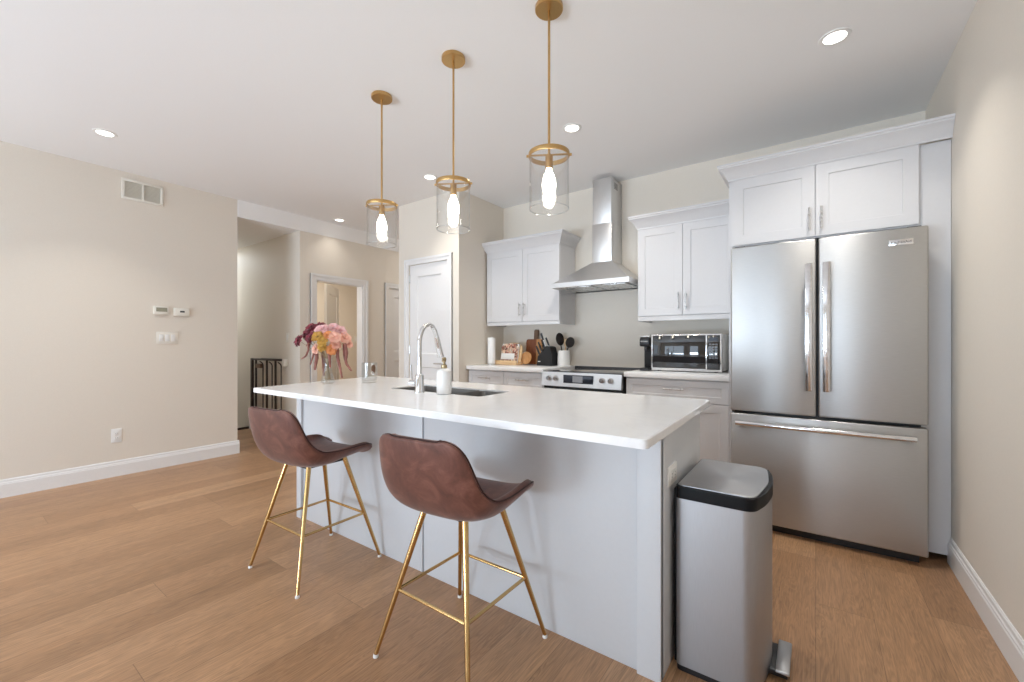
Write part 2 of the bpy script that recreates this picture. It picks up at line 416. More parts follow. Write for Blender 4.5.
# casings
def casing(name, a0, a1, zt, wd, mtx):
    c = MB(mtx)
    for k, (o1, o2, th) in enumerate(((0, wd, .012), (wd * .62, wd, .02))):
        c.box(a0 - o2, a0 - o1, -th, 0, 0, zt + o1).box(a1 + o1, a1 + o2, -th, 0, 0, zt + o1).box(a0 - o2, a1 + o2, -th, 0, zt + o1, zt + o2)
    return structure(c.build(name, 'trim', None, 0))
casing('trim_2', PD[0], PD[1], PD[2], .062, Matrix.Translation((0, PY, 0)))
FX = Matrix(((0, -1, 0, XL), (1, 0, 0, 0), (0, 0, 1, 0), (0, 0, 0, 1)))     # local x -> world y, local -y -> world +x
casing('trim_3', DW[0], DW[1], DW[2], .075, FX)
casing('trim_4', D2[0], D2[1], D2[2], .068, FX)
jb = MB()
jb.box(XL - .12, XL, DW[0], DW[0] + .015, 0, DW[2]).box(XL - .12, XL, DW[1] - .015, DW[1], 0, DW[2]).box(XL - .12, XL, DW[0], DW[1], DW[2] - .015, DW[2])
structure(jb.build('trim_5', 'trim', None, 0))
# baseboards with stepped tops
BPROF = [(0, 0), (.016, 0), (.016, .1), (.013, .106), (.013, .112), (.009, .118), (.008, .132), (.003, .14), (0, .14)]
def baseboard(name, p0, p1, nrm):
    b = MB(); p0, p1 = Vector(p0), Vector(p1); n = Vector(nrm); rows = []
    for p in (p0, p1): rows.append([b.bm.verts.new(p + n * o + Vector((0, 0, z))) for o, z in BPROF])
    k = len(BPROF)
    for i in range(k): b.bm.faces.new((rows[0][i], rows[0][(i + 1) % k], rows[1][(i + 1) % k], rows[1][i]))
    b.bm.faces.new(rows[0]); b.bm.faces.new(rows[1][::-1])
    return structure(b.build(name, 'trim', None, 25))
baseboard('baseboard_left', (XL, REAR, 0), (XL, HW_Y0 + .015, 0), (1, 0, 0))
baseboard('baseboard_right', (XR, REAR, 0), (XR, 3.238, 0), (-1, 0, 0))
baseboard('baseboard_front', (XL, REAR, 0), (-4.55, REAR, 0), (0, 1, 0))
baseboard('baseboard_pantry', (PXL, PY, 0), (PD[0] - .062, PY, 0), (0, -1, 0))
baseboard('baseboard_corner', (PD[1] + .062, PY, 0), (PX, PY, 0), (0, -1, 0))
baseboard('baseboard_passage', (XL, HW_Y1, 0), (XL, DW[0] - .075, 0), (1, 0, 0))
baseboard('baseboard_hall', (-6.41, HW_Y1, 0), (XL, HW_Y1, 0), (0, -1, 0))
# doors
def two_panel_door(name, width, height, loc, rz, hinge_z=(), lever=None):
    r = structure(bpy.data.objects.new(name, None)); COL.objects.link(r); WL[r.name] = Vector((0, 0, 0))
    st = .115
    MB().slab(.003, width - .003, .008, height - .003, 0, .035, [(st, width - st, .24, .93), (st, width - st, 1.07, height - .13)], .014, .012).build('door_panel', 'trim', r, 20)
    for z in hinge_z: MB().tube([(.002, -.006, z - .045), (.002, -.006, z + .045)], .007, 8).build('hinge', 'nickel', r)
    if lever:
        lx = width - .065
        h = MB(); h.tube([(lx, -.006, lever), (lx, 0.0, lever)], .027, 20).tube([(lx, -.045, lever), (lx, -.005, lever)], .010, 12)
        h.tube([(lx + .006, -.045, lever), (lx - .11, -.045, lever)], .008, 10)
        h.build('door_handle', 'chrome', r)
    r.location = loc; r.rotation_euler = (0, 0, rz)
    return r
two_panel_door('door_1', PD[1] - PD[0], PD[2], (PD[0], PY + .012, 0), 0, (.25, 1.12, 1.9), .975)
two_panel_door('door_2', D2[1] - D2[0], D2[2], (XL - .012, D2[0], 0), PI / 2, (.25, 1.12, 1.81), .975)
two_panel_door('door_3', .70, 2.03, (-5.55, 3.30, 0), math.atan2(.5, -.5) + PI * 0, (), None)

# ------------------------------------------------------------------ island
t_is = thing('kitchen_island', 'long pale grey island cabinet under the white quartz top', 'island', (-1.65, 1.78, 0))
IX0, IX1, IY0, IY1 = -2.885, -.437, 1.494, 2.11
cbm = MB()      # open-topped carcass, so the sink bowls hang inside it
cbm.box(IX0 + .02, IX1 - .02, IY0 + .03, IY0 + .05, 0, .885).box(IX0 + .02, IX1 - .02, IY1 - .02, IY1, 0, .885)
cbm.box(IX0 + .02, IX1 - .02, IY0 + .05, IY1 - .02, .08, .10)
for xx in (-2.2, -1.3): cbm.box(xx - .009, xx + .009, IY0 + .05, IY1 - .02, .10, .885)
cbm.build('cabinet_body', 'island', t_is)
bx('end_panel', 'island', t_is, IX0, IX0 + .02, IY0 + .02, IY1, 0, .885, bevel=.002)
bx('end_panel', 'island', t_is, IX1 - .02, IX1, IY0 + .012, IY1, 0, .885, bevel=.002)
bx('corner_post', 'island', t_is, IX0, IX0 + .055, IY0, IY0 + .03, 0, .885, bevel=.002)
bx('corner_post', 'island', t_is, IX1 - .085, IX1, IY0 + .002, IY0 + .03, 0, .885, bevel=.002)
bx('back_panel', 'island', t_is, IX0 + .057, -1.655, IY0 + .017, IY0 + .03, 0, .885, bevel=.002)
bx('back_panel', 'island', t_is, -1.643, IX1 - .087, IY0 + .017, IY0 + .03, 0, .885, bevel=.002)
# quartz top, a slab with the sink cut out
SK = (-2.10, -1.39, 1.655, 1.93)
ct = MB()
X0f, X0b, X1, Y0, Y1 = -2.805, -2.98, -.385, 1.185, 2.215
outer = rounded([(X0f, Y0), (X1, Y0), (X1 - .027, Y1), (X0b, Y1)], [.008, .022, .022, .01], 4)
inner = rounded([(SK[0], SK[2]), (SK[1], SK[2]), (SK[1], SK[3]), (SK[0], SK[3])], .02, 4)
def ring_face(bm, o, i, z, flip):
    ov = [bm.verts.new((x, y, z)) for x, y in o]; iv = [bm.verts.new((x, y, z)) for x, y in i]
    es = [bm.edges.new((ov[k], ov[(k + 1) % len(ov)])) for k in range(len(ov))] + [bm.edges.new((iv[k], iv[(k + 1) % len(iv)])) for k in range(len(iv))]
    bmesh.ops.triangle_fill(bm, use_beauty=True, use_dissolve=False, edges=es)
    return ov, iv
e_ = .003
ins = [(x + (e_ if x < -1.6 else -e_), y + (e_ if y < 1.7 else -e_)) for x, y in outer]
ot, it = ring_face(ct.bm, ins, inner, .914, 0)
ob_, ib = ring_face(ct.bm, outer, inner, .886, 1)
for v in ib: v.co.z = .905
om = [ct.bm.verts.new((x, y, .914 - e_)) for x, y in outer]
for a, b in ((ot, om), (om, ob_), (it, ib)):
    for k in range(len(a)): ct.bm.faces.new((a[k], a[(k + 1) % len(a)], b[(k + 1) % len(a)], b[k]))
top = ct.build('island_countertop', 'quartz', None, 30, origin=(-1.6, 1.7, .886))
tag(top, 'large white quartz island top with an undermount sink cut-out', 'countertop')
# sink: two bowls
sk = thing('kitchen_sink', 'stainless double bowl undermount sink set in the island top', 'sink', (-1.75, 1.79, .7))
DV = -1.60
def bowl(x0, x1, y0, y1, zt, zb):
    b = MB(); o = rounded([(x0, y0), (x1, y0), (x1, y1), (x0, y1)], .025, 4); i = rounded([(x0 + .012, y0 + .012), (x1 - .012, y0 + .012), (x1 - .012, y1 - .012), (x0 + .012, y1 - .012)], .03, 4)
    n = len(o); A = [b.bm.verts.new((x, y, zt)) for x, y in o]; B = [b.bm.verts.new((x, y, zb)) for x, y in i]
    for k in range(n): b.bm.faces.new((A[k], B[k], B[(k + 1) % n], A[(k + 1) % n]))
    b.bm.faces.new(B)
    for k in range(n): pass
    return b
b1 = bowl(SK[0] + .001, DV - .008, SK[2] + .001, SK[3] - .001, .907, .70).build('bowl', 'sink', sk)
b2 = bowl(DV + .008, SK[1] - .001, SK[2] + .001, SK[3] - .001, .907, .72).build('bowl', 'sink', sk)
bx('divider', 'polished', sk, DV - .008, DV + .008, SK[2] + .001, SK[3] - .001, .80, .902, bevel=.004)
for dx, z in ((-1.85, .701), (-1.5, .721)): MB().lathe([(0, .003), (.03, .003), (.042, .001), (.042, 0)], (dx, 1.79, z), 20).build('drain', 'polished', sk)
# faucet
fa = thing('kitchen_faucet', 'tall chrome pull-down gooseneck faucet beside the island sink', 'faucet', (-1.775, 1.60, .914))
MB().lathe([(0, 0), (.028, 0), (.028, .006), (.024, .012), (.024, .09), (.021, .1), (.016, .104), (0, .104)], (-1.775, 1.60, .914), 24).build('base', 'chrome', fa)
arc = [(-1.775, 1.60, z) for z in (1.01, 1.06, 1.12, 1.18)]
for dy, z in ((.0, 1.20), (.005, 1.225), (.02, 1.26), (.045, 1.285), (.072, 1.293), (.098, 1.283), (.117, 1.258), (.131, 1.222)): arc.append((-1.775, 1.60 + dy, z))
MB().tube(arc, .0125, 14).build('neck', 'chrome', fa)
ex, ey, ez = arc[-1]
MB().tube([(ex, ey, ez), (ex, ey + .006, ez - .02), (ex, ey + .034, ez - .115)], .015, 14, radii=[.0135, .016, .018]).build('spray_head', 'chrome', fa)
hd = MB(); hd.tube([(-1.797, 1.60, .965), (-1.845, 1.60, .965)], .019, 16); hd.build('valve', 'chrome', fa)
MB().tube([(-1.838, 1.60, .98), (-1.842, 1.598, 1.065)], .0045, 8).build('lever', 'chrome', fa)
# soap bottle
so = thing('soap_dispenser', 'white foaming soap bottle with a tan pump beside the island sink', 'soap dispenser', (-1.622, 1.636, .914))
sx, sy = -1.622, 1.636
MB().lathe([(0, 0), (.033, 0), (.039, .004), (.040, .02), (.040, .108), (.036, .125), (.024, .135), (.014, .138), (0, .138)], (sx, sy, .914), 28).build('bottle', 'white', so)
pm = MB(); pm.lathe([(.015, .136), (.016, .138), (.016, .155), (.012, .158), (.006, .16), (.006, .172), (.011, .174), (.012, .19), (.008, .197), (0, .197)], (sx, sy, .914), 20)
pm.tube([(sx, sy, .914 + .186), (sx + .016, sy - .024, .914 + .185), (sx + .024, sy - .036, .914 + .178)], .005, 8)
pm.build('pump', 'tan', so)
# tumbler
gl = thing('glass_jar', 'clear straight-sided glass jar with a small dark oval sticker', 'jar', (-2.50, 1.80, .914))
MB().lathe([(0, .002), (.05, .002), (.052, .006), (.052, .138), (.0505, .14), (.049, .138), (.049, .02), (.03, .014), (0, .014)], (-2.50, 1.80, .914), 36).build('jar_body', 'vglass', gl)
stk = MB()
for i in range(9):
    for j in range(9): pass
vv = {}
for i in range(7):
    for j in range(7):
        u, v = (i - 3) / 3, (j - 3) / 3
        uu, vv2 = u * math.sqrt(1 - v * v / 2), v * math.sqrt(1 - u * u / 2)
        a = math.radians(-6) + uu * .3
        vv[i, j] = stk.bm.verts.new((-2.50 + .0528 * math.cos(a), 1.80 + .0528 * math.sin(a), .914 + .098 + .03 * vv2))
for i in range(6):
    for j in range(6): stk.bm.faces.new((vv[i, j], vv[i + 1, j], vv[i + 1, j + 1], vv[i, j + 1]))
stk.build('sticker', 'bark', gl)

# vase and bouquet
VX, VY, VZ = -2.655, 1.585, .914
RV = Vector((math.cos(YAW), math.sin(YAW), 0)); DP = Vector((-math.sin(YAW), math.cos(YAW), 0))
va = thing('glass_vase', 'clear flask-shaped glass vase holding the autumn bouquet', 'vase', (VX, VY, VZ))
MB().lathe([(0, .002), (.036, .002), (.043, .008), (.044, .02), (.036, .05), (.027, .085), (.024, .12), (.027, .16), (.032, .175), (.030, .175), (.025, .16), (.021, .12), (.024, .085), (.033, .05), (.040, .02), (.036, .012), (0, .01)], (VX, VY, VZ), 32).build('vase_body', 'vglass', va)
PXM = 2.835 / FPX
def bq(u, v, dep=0):
    k = (2.835 + dep) / 2.835
    return Vector((VX, VY, 0)) + RV * ((u - 327.5) * PXM) * k + DP * dep + Vector((0, 0, CAM_H - (v - 343.5) * PXM * k))
def bloom(name, label, mat, c, axis, rad, layers, group, stem_to):
    t = thing(name, label, 'flower', tuple(c), group)
    axis = axis.normalized(); a = axis.orthogonal().normalized(); b2_ = axis.cross(a)
    m = MB()
    for L, (n, r, tilt, wd) in enumerate(layers):
        for k in range(n):
            th = 2 * PI * (k + .5 * (L % 2)) / n + random.uniform(-.12, .12)
            d = a * math.cos(th) + b2_ * math.sin(th); s = axis.cross(d)
            tl = tilt + random.uniform(-.12, .12); rr = rad * r * random.uniform(.9, 1.1)
            dirn = d * math.cos(tl) + axis * math.sin(tl); nrm = -d * math.sin(tl) + axis * math.cos(tl)
            wv = rad * wd
            rows = [(0.05, .25, 0), (.4, .8, .10), (.75, 1, .1), (.95, .6, .0), (1.05, .05, -.06)]
            prev = None
            for q, ww, lift in rows:
                p = c + dirn * rr * q + nrm * rr * lift
                cur = [m.bm.verts.new(p - s * wv * ww + nrm * rr * .07), m.bm.verts.new(p), m.bm.verts.new(p + s * wv * ww + nrm * rr * .07)]
                if prev:
                    for z in range(2): m.bm.faces.new((prev[z], prev[z + 1], cur[z + 1], cur[z]))
                prev = cur
    m.bm.verts.ensure_lookup_table()
    bl = m.build('petals', mat, t, 60)
    cc = MB(); cc.lathe([(0, -.2), (.16, -.1), (.2, .05), (.12, .16), (0, .2)], (0, 0, 0), 10)
    bmesh.ops.transform(cc.bm, verts=cc.bm.verts[:], matrix=Matrix.Translation(c) @ axis.to_track_quat('Z', 'Y').to_matrix().to_4x4() @ Matrix.Scale(rad, 4))
    cc.build('flower_heart', mat, t)
    mid = (c + Vector(stem_to)) / 2 + Vector((0, 0, .015)); neck = Vector((VX, VY, VZ + .17)) + (c - Vector((VX, VY, c.z))) * .08
    MB().tube([c - axis * rad * .1, mid * .5 + neck * .5 if False else (c * .4 + neck * .6), neck, Vector(stem_to)], .0016, 6).build('stem', 'leaf', t)
    return t
DAH = [(13, 1, .05, .26), (12, .85, .4, .24), (9, .62, .75, .2), (6, .4, 1.1, .16)]
ROSE = [(8, 1, .15, .42), (7, .82, .5, .4), (6, .6, .9, .34), (5, .4, 1.2, .28)]
core = bq(327, 346)
flowers = [
 ('burgundy', (300.5, 341, -.02), 6.0, 'wine red dahlia at the outer left tip of the bouquet'),
 ('burgundy', (305.5, 334, .02), 5.6, 'wine red dahlia in the dark left side of the bouquet'),
 ('burgundy', (311.5, 329, -.01), 6.0, 'wine red dahlia in the dark left side of the bouquet'),
 ('burgundy', (317.5, 326.5, .03), 5.6, 'wine red dahlia in the dark left side of the bouquet'),
 ('burgundy', (308.5, 343.5, .03), 5.2, 'wine red dahlia in the dark left side of the bouquet'),
 ('burgundy', (313.5, 337.5, -.04), 6.0, 'wine red dahlia in the dark left side of the bouquet'),
 ('pink', (324, 330, -.03), 6.0, 'pale pink rose on top of the bouquet beside the wine red dahlias'),
 ('pink', (332.5, 328.5, .01), 6.0, 'pale pink rose at the very top of the bouquet'),
 ('pink', (338.5, 331.5, .02), 6.0, 'pale pink rose at the upper right of the bouquet'),
 ('peach', (343.5, 338, .01), 6.2, 'peach rose on the right side of the bouquet'),
 ('peach', (346, 344, .03), 4.6, 'peach rose on the right side of the bouquet'),
 ('peach', (336.5, 337.5, -.04), 6.0, 'peach rose on the right side of the bouquet'),
 ('peach', (336.5, 345, -.02), 5.2, 'peach rose on the right side of the bouquet'),
 ('peach', (318, 349, -.03), 4.8, 'small peach bloom under the wine red dahlias'),
 ('yellow', (321.5, 336.5, -.06), 5.6, 'mustard yellow bloom in the middle of the bouquet'),
 ('yellow', (327, 341.5, -.07), 5.0, 'mustard yellow bloom in the middle of the bouquet'),
 ('yellow', (325.5, 347, -.05), 4.6, 'mustard yellow bloom in the middle of the bouquet'),
 ('orange', (333.5, 350, -.04), 4.6, 'orange bloom low in the middle of the bouquet'),
 ('orange', (330, 335, -.05), 4.2, 'small orange bloom between the pink and yellow flowers'),
]
nm = {'burgundy': 'dahlia', 'pink': 'pink_rose', 'peach': 'peach_rose', 'yellow': 'yellow_bloom', 'orange': 'orange_bloom'}
for k, (kind, (u, v, dep), rp, lab) in enumerate(flowers):
    c = bq(u, v, dep); ax = (c - (core + Vector((0, 0, -.03)))).normalized() - DP * .9 + Vector((0, 0, .1))
    ang = 2 * PI * k / len(flowers)
    bloom(nm[kind], lab, kind, c, ax, rp * 1.12 * PXM, DAH if kind in ('burgundy', 'yellow') else ROSE, 'flowers in the glass vase', (VX + .018 * math.cos(ang), VY + .018 * math.sin(ang), VZ + .03))
strands = [
 ([(309, 343), (309.5, 350), (307, 356), (302.5, 359)], .9, -.02), ([(313, 346), (313.5, 354), (310, 365)], .9, .0),
 ([(318, 348), (318.5, 358), (316.5, 370)], 1.7, -.03), ([(321, 349), (322.5, 362), (322.5, 376)], 1.8, .02),
 ([(330, 346), (332, 357), (332.5, 368)], 1.4, -.04), ([(338, 344), (338, 357), (340, 366), (342.5, 378)], 1.5, -.01),
 ([(342, 343), (343, 355), (345, 364), (350, 371)], 1.4, .02), ([(345, 343), (346.5, 353), (345.5, 363)], 1.4, .0)]
slab_ = ['dusty red hanging tassel, curled at the far left of the bouquet', 'thin dusty red hanging tassel next to the curled left one', 'thick dusty red hanging tassel left of the vase neck',
         'thick dusty red hanging tassel against the vase body', 'dusty red hanging tassel just right of the vase neck', 'long dusty red hanging tassel reaching nearly to the countertop',
         'dusty red hanging tassel kicked outward at the far right of the bouquet', 'short dusty red hanging tassel on the right side of the bouquet']
for (pts, rp, dep), lab in zip(strands, slab_):
    P = []
    for i in range(len(pts) - 1):
        for k in range(5):
            t = k / 5; P.append(bq(pts[i][0] * (1 - t) + pts[i + 1][0] * t, pts[i][1] * (1 - t) + pts[i + 1][1] * t, dep))
    P.append(bq(*pts[-1], dep)); n = len(P)
    t = thing('amaranth_tassel', lab, 'flower', tuple(P[0]), 'hanging tassels of the bouquet')
    rad = [rp * PXM * (.55 + .5 * math.sin(PI * (i / (n - 1)) ** .7) + .14 * (i % 2)) for i in range(n)]
    MB().tube(P, 0, 8, radii=rad).build('tassel', 'amaranth', t)
    nk = Vector((VX, VY, VZ + .172))
    MB().tube([P[0], P[0] * .5 + nk * .5 + Vector((0, 0, .03)), nk, Vector((VX, VY, VZ + .04))], .002, 6).build('stem', 'leaf', t)

# ------------------------------------------------------------------ bar stools
def catmull(pts, n):
    P = [Vector(p) for p in pts]; P = [P[0] * 2 - P[1]] + P + [P[-1] * 2 - P[-2]]; out = []
    m = len(pts) - 1
    for s in range(n + 1):
        f = s / n * m; i = min(int(f), m - 1); t = f - i
        a, b, c, d = P[i:i + 4]
        out.append(.5 * ((2 * b) + (c - a) * t + (2 * a - 5 * b + 4 * c - d) * t * t + (3 * b - a - 3 * c + d) * t ** 3))
    return out
def make_stool():
    r = thing('bar_stool', 'brown leather bucket bar stool on gold legs, nearer to the trash can', 'bar stool', (0, 0, 0), 'bar stools at the island')
    C = [(.200, .583), (.195, .593), (.180, .605), (.12, .611), (.02, .602), (-.05, .589), (-.105, .590), (-.16, .605), (-.198, .665), (-.222, .73), (-.238, .79), (-.247, .840), (-.25, .868)]
    Rm = [(.155, .198, .598), (.190, .191, .622), (.210, .170, .643), (.222, .115, .652), (.231, .01, .651), (.232, -.08, .653), (.230, -.135, .664), (.223, -.168, .692), (.210, -.192, .735), (.197, -.210, .785), (.183, -.226, .832), (.160, -.240, .860), (.112, -.249, .870)]
    Cc = catmull([(0, y, z) for y, z in C], 36); Rr = catmull(Rm, 36)
    NU = 24; m = MB(); g = {}
    for j in range(37):
        back = max(0, (j - 20) / 16)
        for i in range(NU + 1):
            u = -1 + 2 * i / NU; a = abs(u)
            x = Rr[j].x * math.sin(a * PI / 2 * .92) / math.sin(PI / 2 * .92) * (1 if u >= 0 else -1)
            wgt = a ** 3.0
            x *= .925
            g[i, j] = m.bm.verts.new((x, Cc[j].y + (Rr[j].y - Cc[j].y) * wgt, Cc[j].z + (Rr[j].z - Cc[j].z) * wgt))
    for j in range(36):
        for i in range(NU): m.bm.faces.new((g[i, j], g[i + 1, j], g[i + 1, j + 1], g[i, j + 1]))
    rim = [g[i, 36].co.copy() for i in range(NU, -1, -1)]; 
    left = [g[0, j].co.copy() for j in range(35, -1, -1)]; front = [g[i, 0].co.copy() for i in range(1, NU + 1)]; right = [g[NU, j].co.copy() for j in range(1, 37)]
    m.bm.normal_update()
    me = bpy.data.meshes.new('seat_shell')
    bmesh.ops.recalc_face_normals(m.bm, faces=m.bm.faces[:]); m.bm.normal_update()
    fc = min(m.bm.faces, key=lambda f: (f.calc_center_median() - Vector((0, 0, .6))).length)
    if fc.normal.z < 0: bmesh.ops.reverse_faces(m.bm, faces=m.bm.faces[:])
    m.bm.normal_update()
    nrm = {k: v.normal.copy() for k, v in g.items()}
    m.bm.to_mesh(me); m.bm.free()
    for p in me.polygons: p.use_smooth = True
    me.materials.append(M['leather'])
    sh = bpy.data.objects.new('seat_shell', me); COL.objects.link(sh); sh.parent = r; WL[sh.name] = Vector(); sh.rotation_euler = (0, 0, math.radians(6))
    so_ = sh.modifiers.new('thick', 'SOLIDIFY'); so_.thickness = .034; so_.offset = -1; so_.use_even_offset = False
    ss = sh.modifiers.new('smooth', 'SUBSURF'); ss.levels = 1; ss.render_levels = 1
    loop = [(i, 36) for i in range(NU, -1, -1)] + [(0, j) for j in range(35, -1, -1)] + [(i, 0) for i in range(1, NU + 1)] + [(NU, j) for j in range(1, 37)]
    co = {}
    for (i, j), n in nrm.items(): pass
    vs = me.vertices; idx = {}
    c_ = 0
    for j in range(37):
        for i in range(NU + 1): idx[i, j] = c_; c_ += 1
    path = [vs[idx[k]].co - nrm[k] * .026 + out_dir(k, NU) * .0015 for k in loop]
    for _ in range(3): path = [path[0]] + [(path[q - 1] + path[q] * 2 + path[q + 1]) / 4 for q in range(1, len(path) - 1)] + [path[-1]]
    MB().tube(path, .0032, 6).build('piping', 'piping', sh)
    # quilted seam lines across the seat pad
    # under plate, legs, ring
    bx('mounting_plate', 'blackmat', r, -.10, .10, -.11, .12, .545, .560, bevel=.004)
    T, B, zt = .10, .232, .565
    for sx_, sy_ in ((-1, -1), (1, -1), (-1, 1), (1, 1)):
        l = MB().tube([(sx_ * B, sy_ * B, .012), (sx_ * T, sy_ * T, zt)], 0, 14, radii=[.0078, .0125]).build('leg', 'gold', r)
        MB().lathe([(0, 0), (.009, 0), (.0105, .003), (.009, .010), (.007, .015), (0, .015)], (sx_ * B, sy_ * B, 0), 16).build('foot_cap', 'white', l, label='white plastic foot cap')
    f = (.25 - .012) / (zt - .012); q = B + (T - B) * f
    for a, b in (((-q, -q), (q, -q)), ((q, -q), (q, q)), ((q, q), (-q, q)), ((-q, q), (-q, -q))):
        MB().tube([(*a, .25), (*b, .25)], .0065, 10).build('footrest_bar', 'gold', r)
    return r
def out_dir(k, NU):
    i, j = k
    v = Vector((0, 0, 0))
    if i == 0: v.x = -1
    if i == NU: v.x = 1
    if j == 36: v.z = 1
    if j == 0: v.y = 1
    return v
st = make_stool()
st.location = (-1.118, 1.232, 0)
copy_tree(st, (-2.197, 1.247, 0), math.radians(1.0), 'brown leather bucket bar stool on gold legs, nearer to the hallway')

# ------------------------------------------------------------------ pedal bin
tb = thing('trash_can', 'tall stainless pedal trash can with black rim beside the island', 'trash can', (-.28, 1.83, 0))
def dshape(g):
    p = [(-.415 - g * .3, 1.60 - g), (-.165, 1.60 - g), (-.14 + g, 1.70), (-.128 + g, 1.825), (-.14 + g, 1.95), (-.165, 2.05 + g), (-.415 - g * .3, 2.05 + g)]
    return rounded(p, [.02, .035, .03, .05, .03, .035, .02], 5)
MB().prism(dshape(-.004), 0, .022).build('base_ring', 'black', tb)
MB().prism(dshape(0), .022, .625).build('body', 'steelv', tb)
MB().prism(dshape(.002), .625, .667, .005).build('rim', 'jet', tb)
MB().prism(dshape(-.012), .664, .670, .0015).build('lid', 'steelv', tb)
bx('back_panel', 'jet', tb, -.423, -.414, 1.615, 2.035, .02, .655, bevel=.003)
bx('pedal', 'steelv', tb, -.115, -.072, 1.74, 1.93, .034, .045, bevel=.004)
bx('pedal_arm', 'black', tb, -.20, -.078, 1.755, 1.915, .012, .034, bevel=.004)

# ------------------------------------------------------------------ wall plates on the island
def outlet_x(name, label, x, y0, y1, z0, z1, horiz):
    t = thing(name, label, 'outlet', (x, (y0 + y1) / 2, (z0 + z1) / 2))
    bx('cover_plate', 'white', t, x, x + .006, y0, y1, z0, z1, bevel=.002)
    ym, zm = (y0 + y1) / 2, (z0 + z1) / 2
    for s in (-1, 1):
        yy, zz = (ym + s * .02, zm) if horiz else (ym, zm + s * .02)
        f = bx('receptacle', 'white', t, x + .006, x + .0085, yy - .0155, yy + .0155, zz - .0155, zz + .0155, bevel=.002)
        sl = MB()
        for q in (-1, 1):
            if horiz: sl.box(x + .0085, x + .0089, yy - .004, yy + .004, zz + q * .006 - .001, zz + q * .006 + .001)
            else: sl.box(x + .0085, x + .0089, yy + q * .006 - .001, yy + q * .006 + .001, zz - .004, zz + .004)
        sl.build('slot', 'dark', f, 0)
    return t
outlet_x('wall_outlet', 'white double outlet mounted sideways on the island end panel', IX1, 1.572, 1.688, .664, .734, True)
outlet_x('wall_outlet', 'white double outlet low on the beige living room wall', XL, .979, 1.051, .302, .424, False)

# ------------------------------------------------------------------ kitchen base cabinets and counters
def bar_pull(parent, p0, p1, off=(0, -.03, 0), r=.006):
    p0, p1, o = Vector(p0), Vector(p1), Vector(off)
    d = (p1 - p0).normalized(); m = MB()
    m.tube([p0 + o, p1 + o], r, 10)
    for q in (p0 + d * .02, p1 - d * .02): m.tube([q, q + o], r * .8, 8)
    return m.build('handle', 'nickel', parent)
CT = .96
def base_cab(name, label, x0, x1, drawers, doors, yf=3.28):
    t = thing(name, label, 'cabinet', ((x0 + x1) / 2, 3.6, 0))
    bx('carcass', 'cab', t, x0, x1, yf + .02, 3.9, .1, .92)
    bx('toe_kick', 'cab', t, x0, x1, yf + .07, yf + .08, 0, .1)
    for a, b in drawers:
        d = MB().slab(a, b, .755, .908, yf, .02, [(a + .045, b - .045, .80, .864)], .003, .005).build('drawer', 'cab', t, 20)
        m = (a + b) / 2; bar_pull(d, (m - .075, yf, .845), (m + .075, yf, .845))
    for k, (a, b) in enumerate(doors):
        d = MB().slab(a, b, .105, .75, yf, .02, [(a + .06, b - .06, .165, .69)], .003, .006).build('door', 'cab', t, 20)
        hx = b - .035 if k % 2 == 0 else a + .035
        bar_pull(d, (hx, yf, .55), (hx, yf, .70))
    return t
base_cab('base_cabinet', 'white base cabinet with two drawers left of the range', -2.905, -1.995, [(-2.898, -2.456), (-2.452, -2.0)], [(-2.898, -2.456), (-2.452, -2.0)])
base_cab('base_cabinet', 'white base cabinet with one wide drawer between range and refrigerator', -1.235, -.485, [(-1.228, -.492)], [(-1.228, -.862), (-.858, -.492)])
for x0, x1, lab in ((-2.918, -1.992, 'short white quartz counter left of the range under the knife block'), (-1.243, -.484, 'short white quartz counter under the microwave')):
    tag(MB().box(x0, x1, 3.26, 3.902, .921, CT, bevel=.003).build('kitchen_countertop', 'quartz', None, origin=((x0 + x1) / 2, 3.6, .921)), lab, 'countertop')

# ------------------------------------------------------------------ wall cabinets with crowns
CROWN = [(0, 0), (.004, 0), (.006, .012), (.012, .02), (.03, .055), (.052, .078), (.060, .084), (.060, .094), (.066, .098), (.066, .112), (0, .112)]
def crown(parent, x0, x1, yf, yb, z, left=True, right=True, sc=1.0):
    m = MB(); rows = []
    for o, h in CROWN:
        o *= sc; h *= sc
        xl = x0 - o if left else x0; xr = x1 + o if right else x1
        pts = ([(xl, yb)] if left else []) + [(xl, yf - o), (xr, yf - o)] + ([(xr, yb)] if right else [])
        rows.append([m.bm.verts.new((x, y, z + h)) for x, y in pts])
    n = len(rows[0]); k = len(rows)
    for a, b in zip(rows, rows[1:]):
        for i in range(n - 1): m.bm.faces.new((a[i], a[i + 1], b[i + 1], b[i]))
    m.bm.faces.new([r[0] for r in rows]); m.bm.faces.new([r[-1] for r in rows][::-1])
    return m.build('crown_molding', 'cab', parent, 25)
def wall_cab(name, label, x0, x1, xm, yf, zb, zd0, zd1, left, right, hz):
    t = thing(name, label, 'cabinet', ((x0 + x1) / 2, 3.75, zb))
    bx('carcass', 'cab', t, x0, x1, yf + .02, YB - .002, zb + .02, zd1 + .09)
    bx('light_rail', 'cab', t, x0, x1, yf + .004, yf + .022, zb, zd0 - .004, bevel=.002)
    bx('light_rail', 'cab', t, x0, x0 + .018, yf + .022, YB - .002, zb, zb + .02)
    bx('light_rail', 'cab', t, x1 - .018, x1, yf + .022, YB - .002, zb, zb + .02)
    for k, (a, b) in enumerate(((x0 + .002, xm - .0015), (xm + .0015, x1 - .002))):
        d = MB().slab(a, b, zd0, zd1, yf, .02, [(a + .06, b - .06, zd0 + .06, zd1 - .06)], .003, .006).build('door', 'cab', t, 20)
        hx = b - .028 if k == 0 else a + .028
        bar_pull(d, (hx, yf, hz), (hx, yf, hz + .14), r=.0055)
    crown(t, x0, x1, yf + .006, YB - .002, zd1 + .003, left, right)
    return t
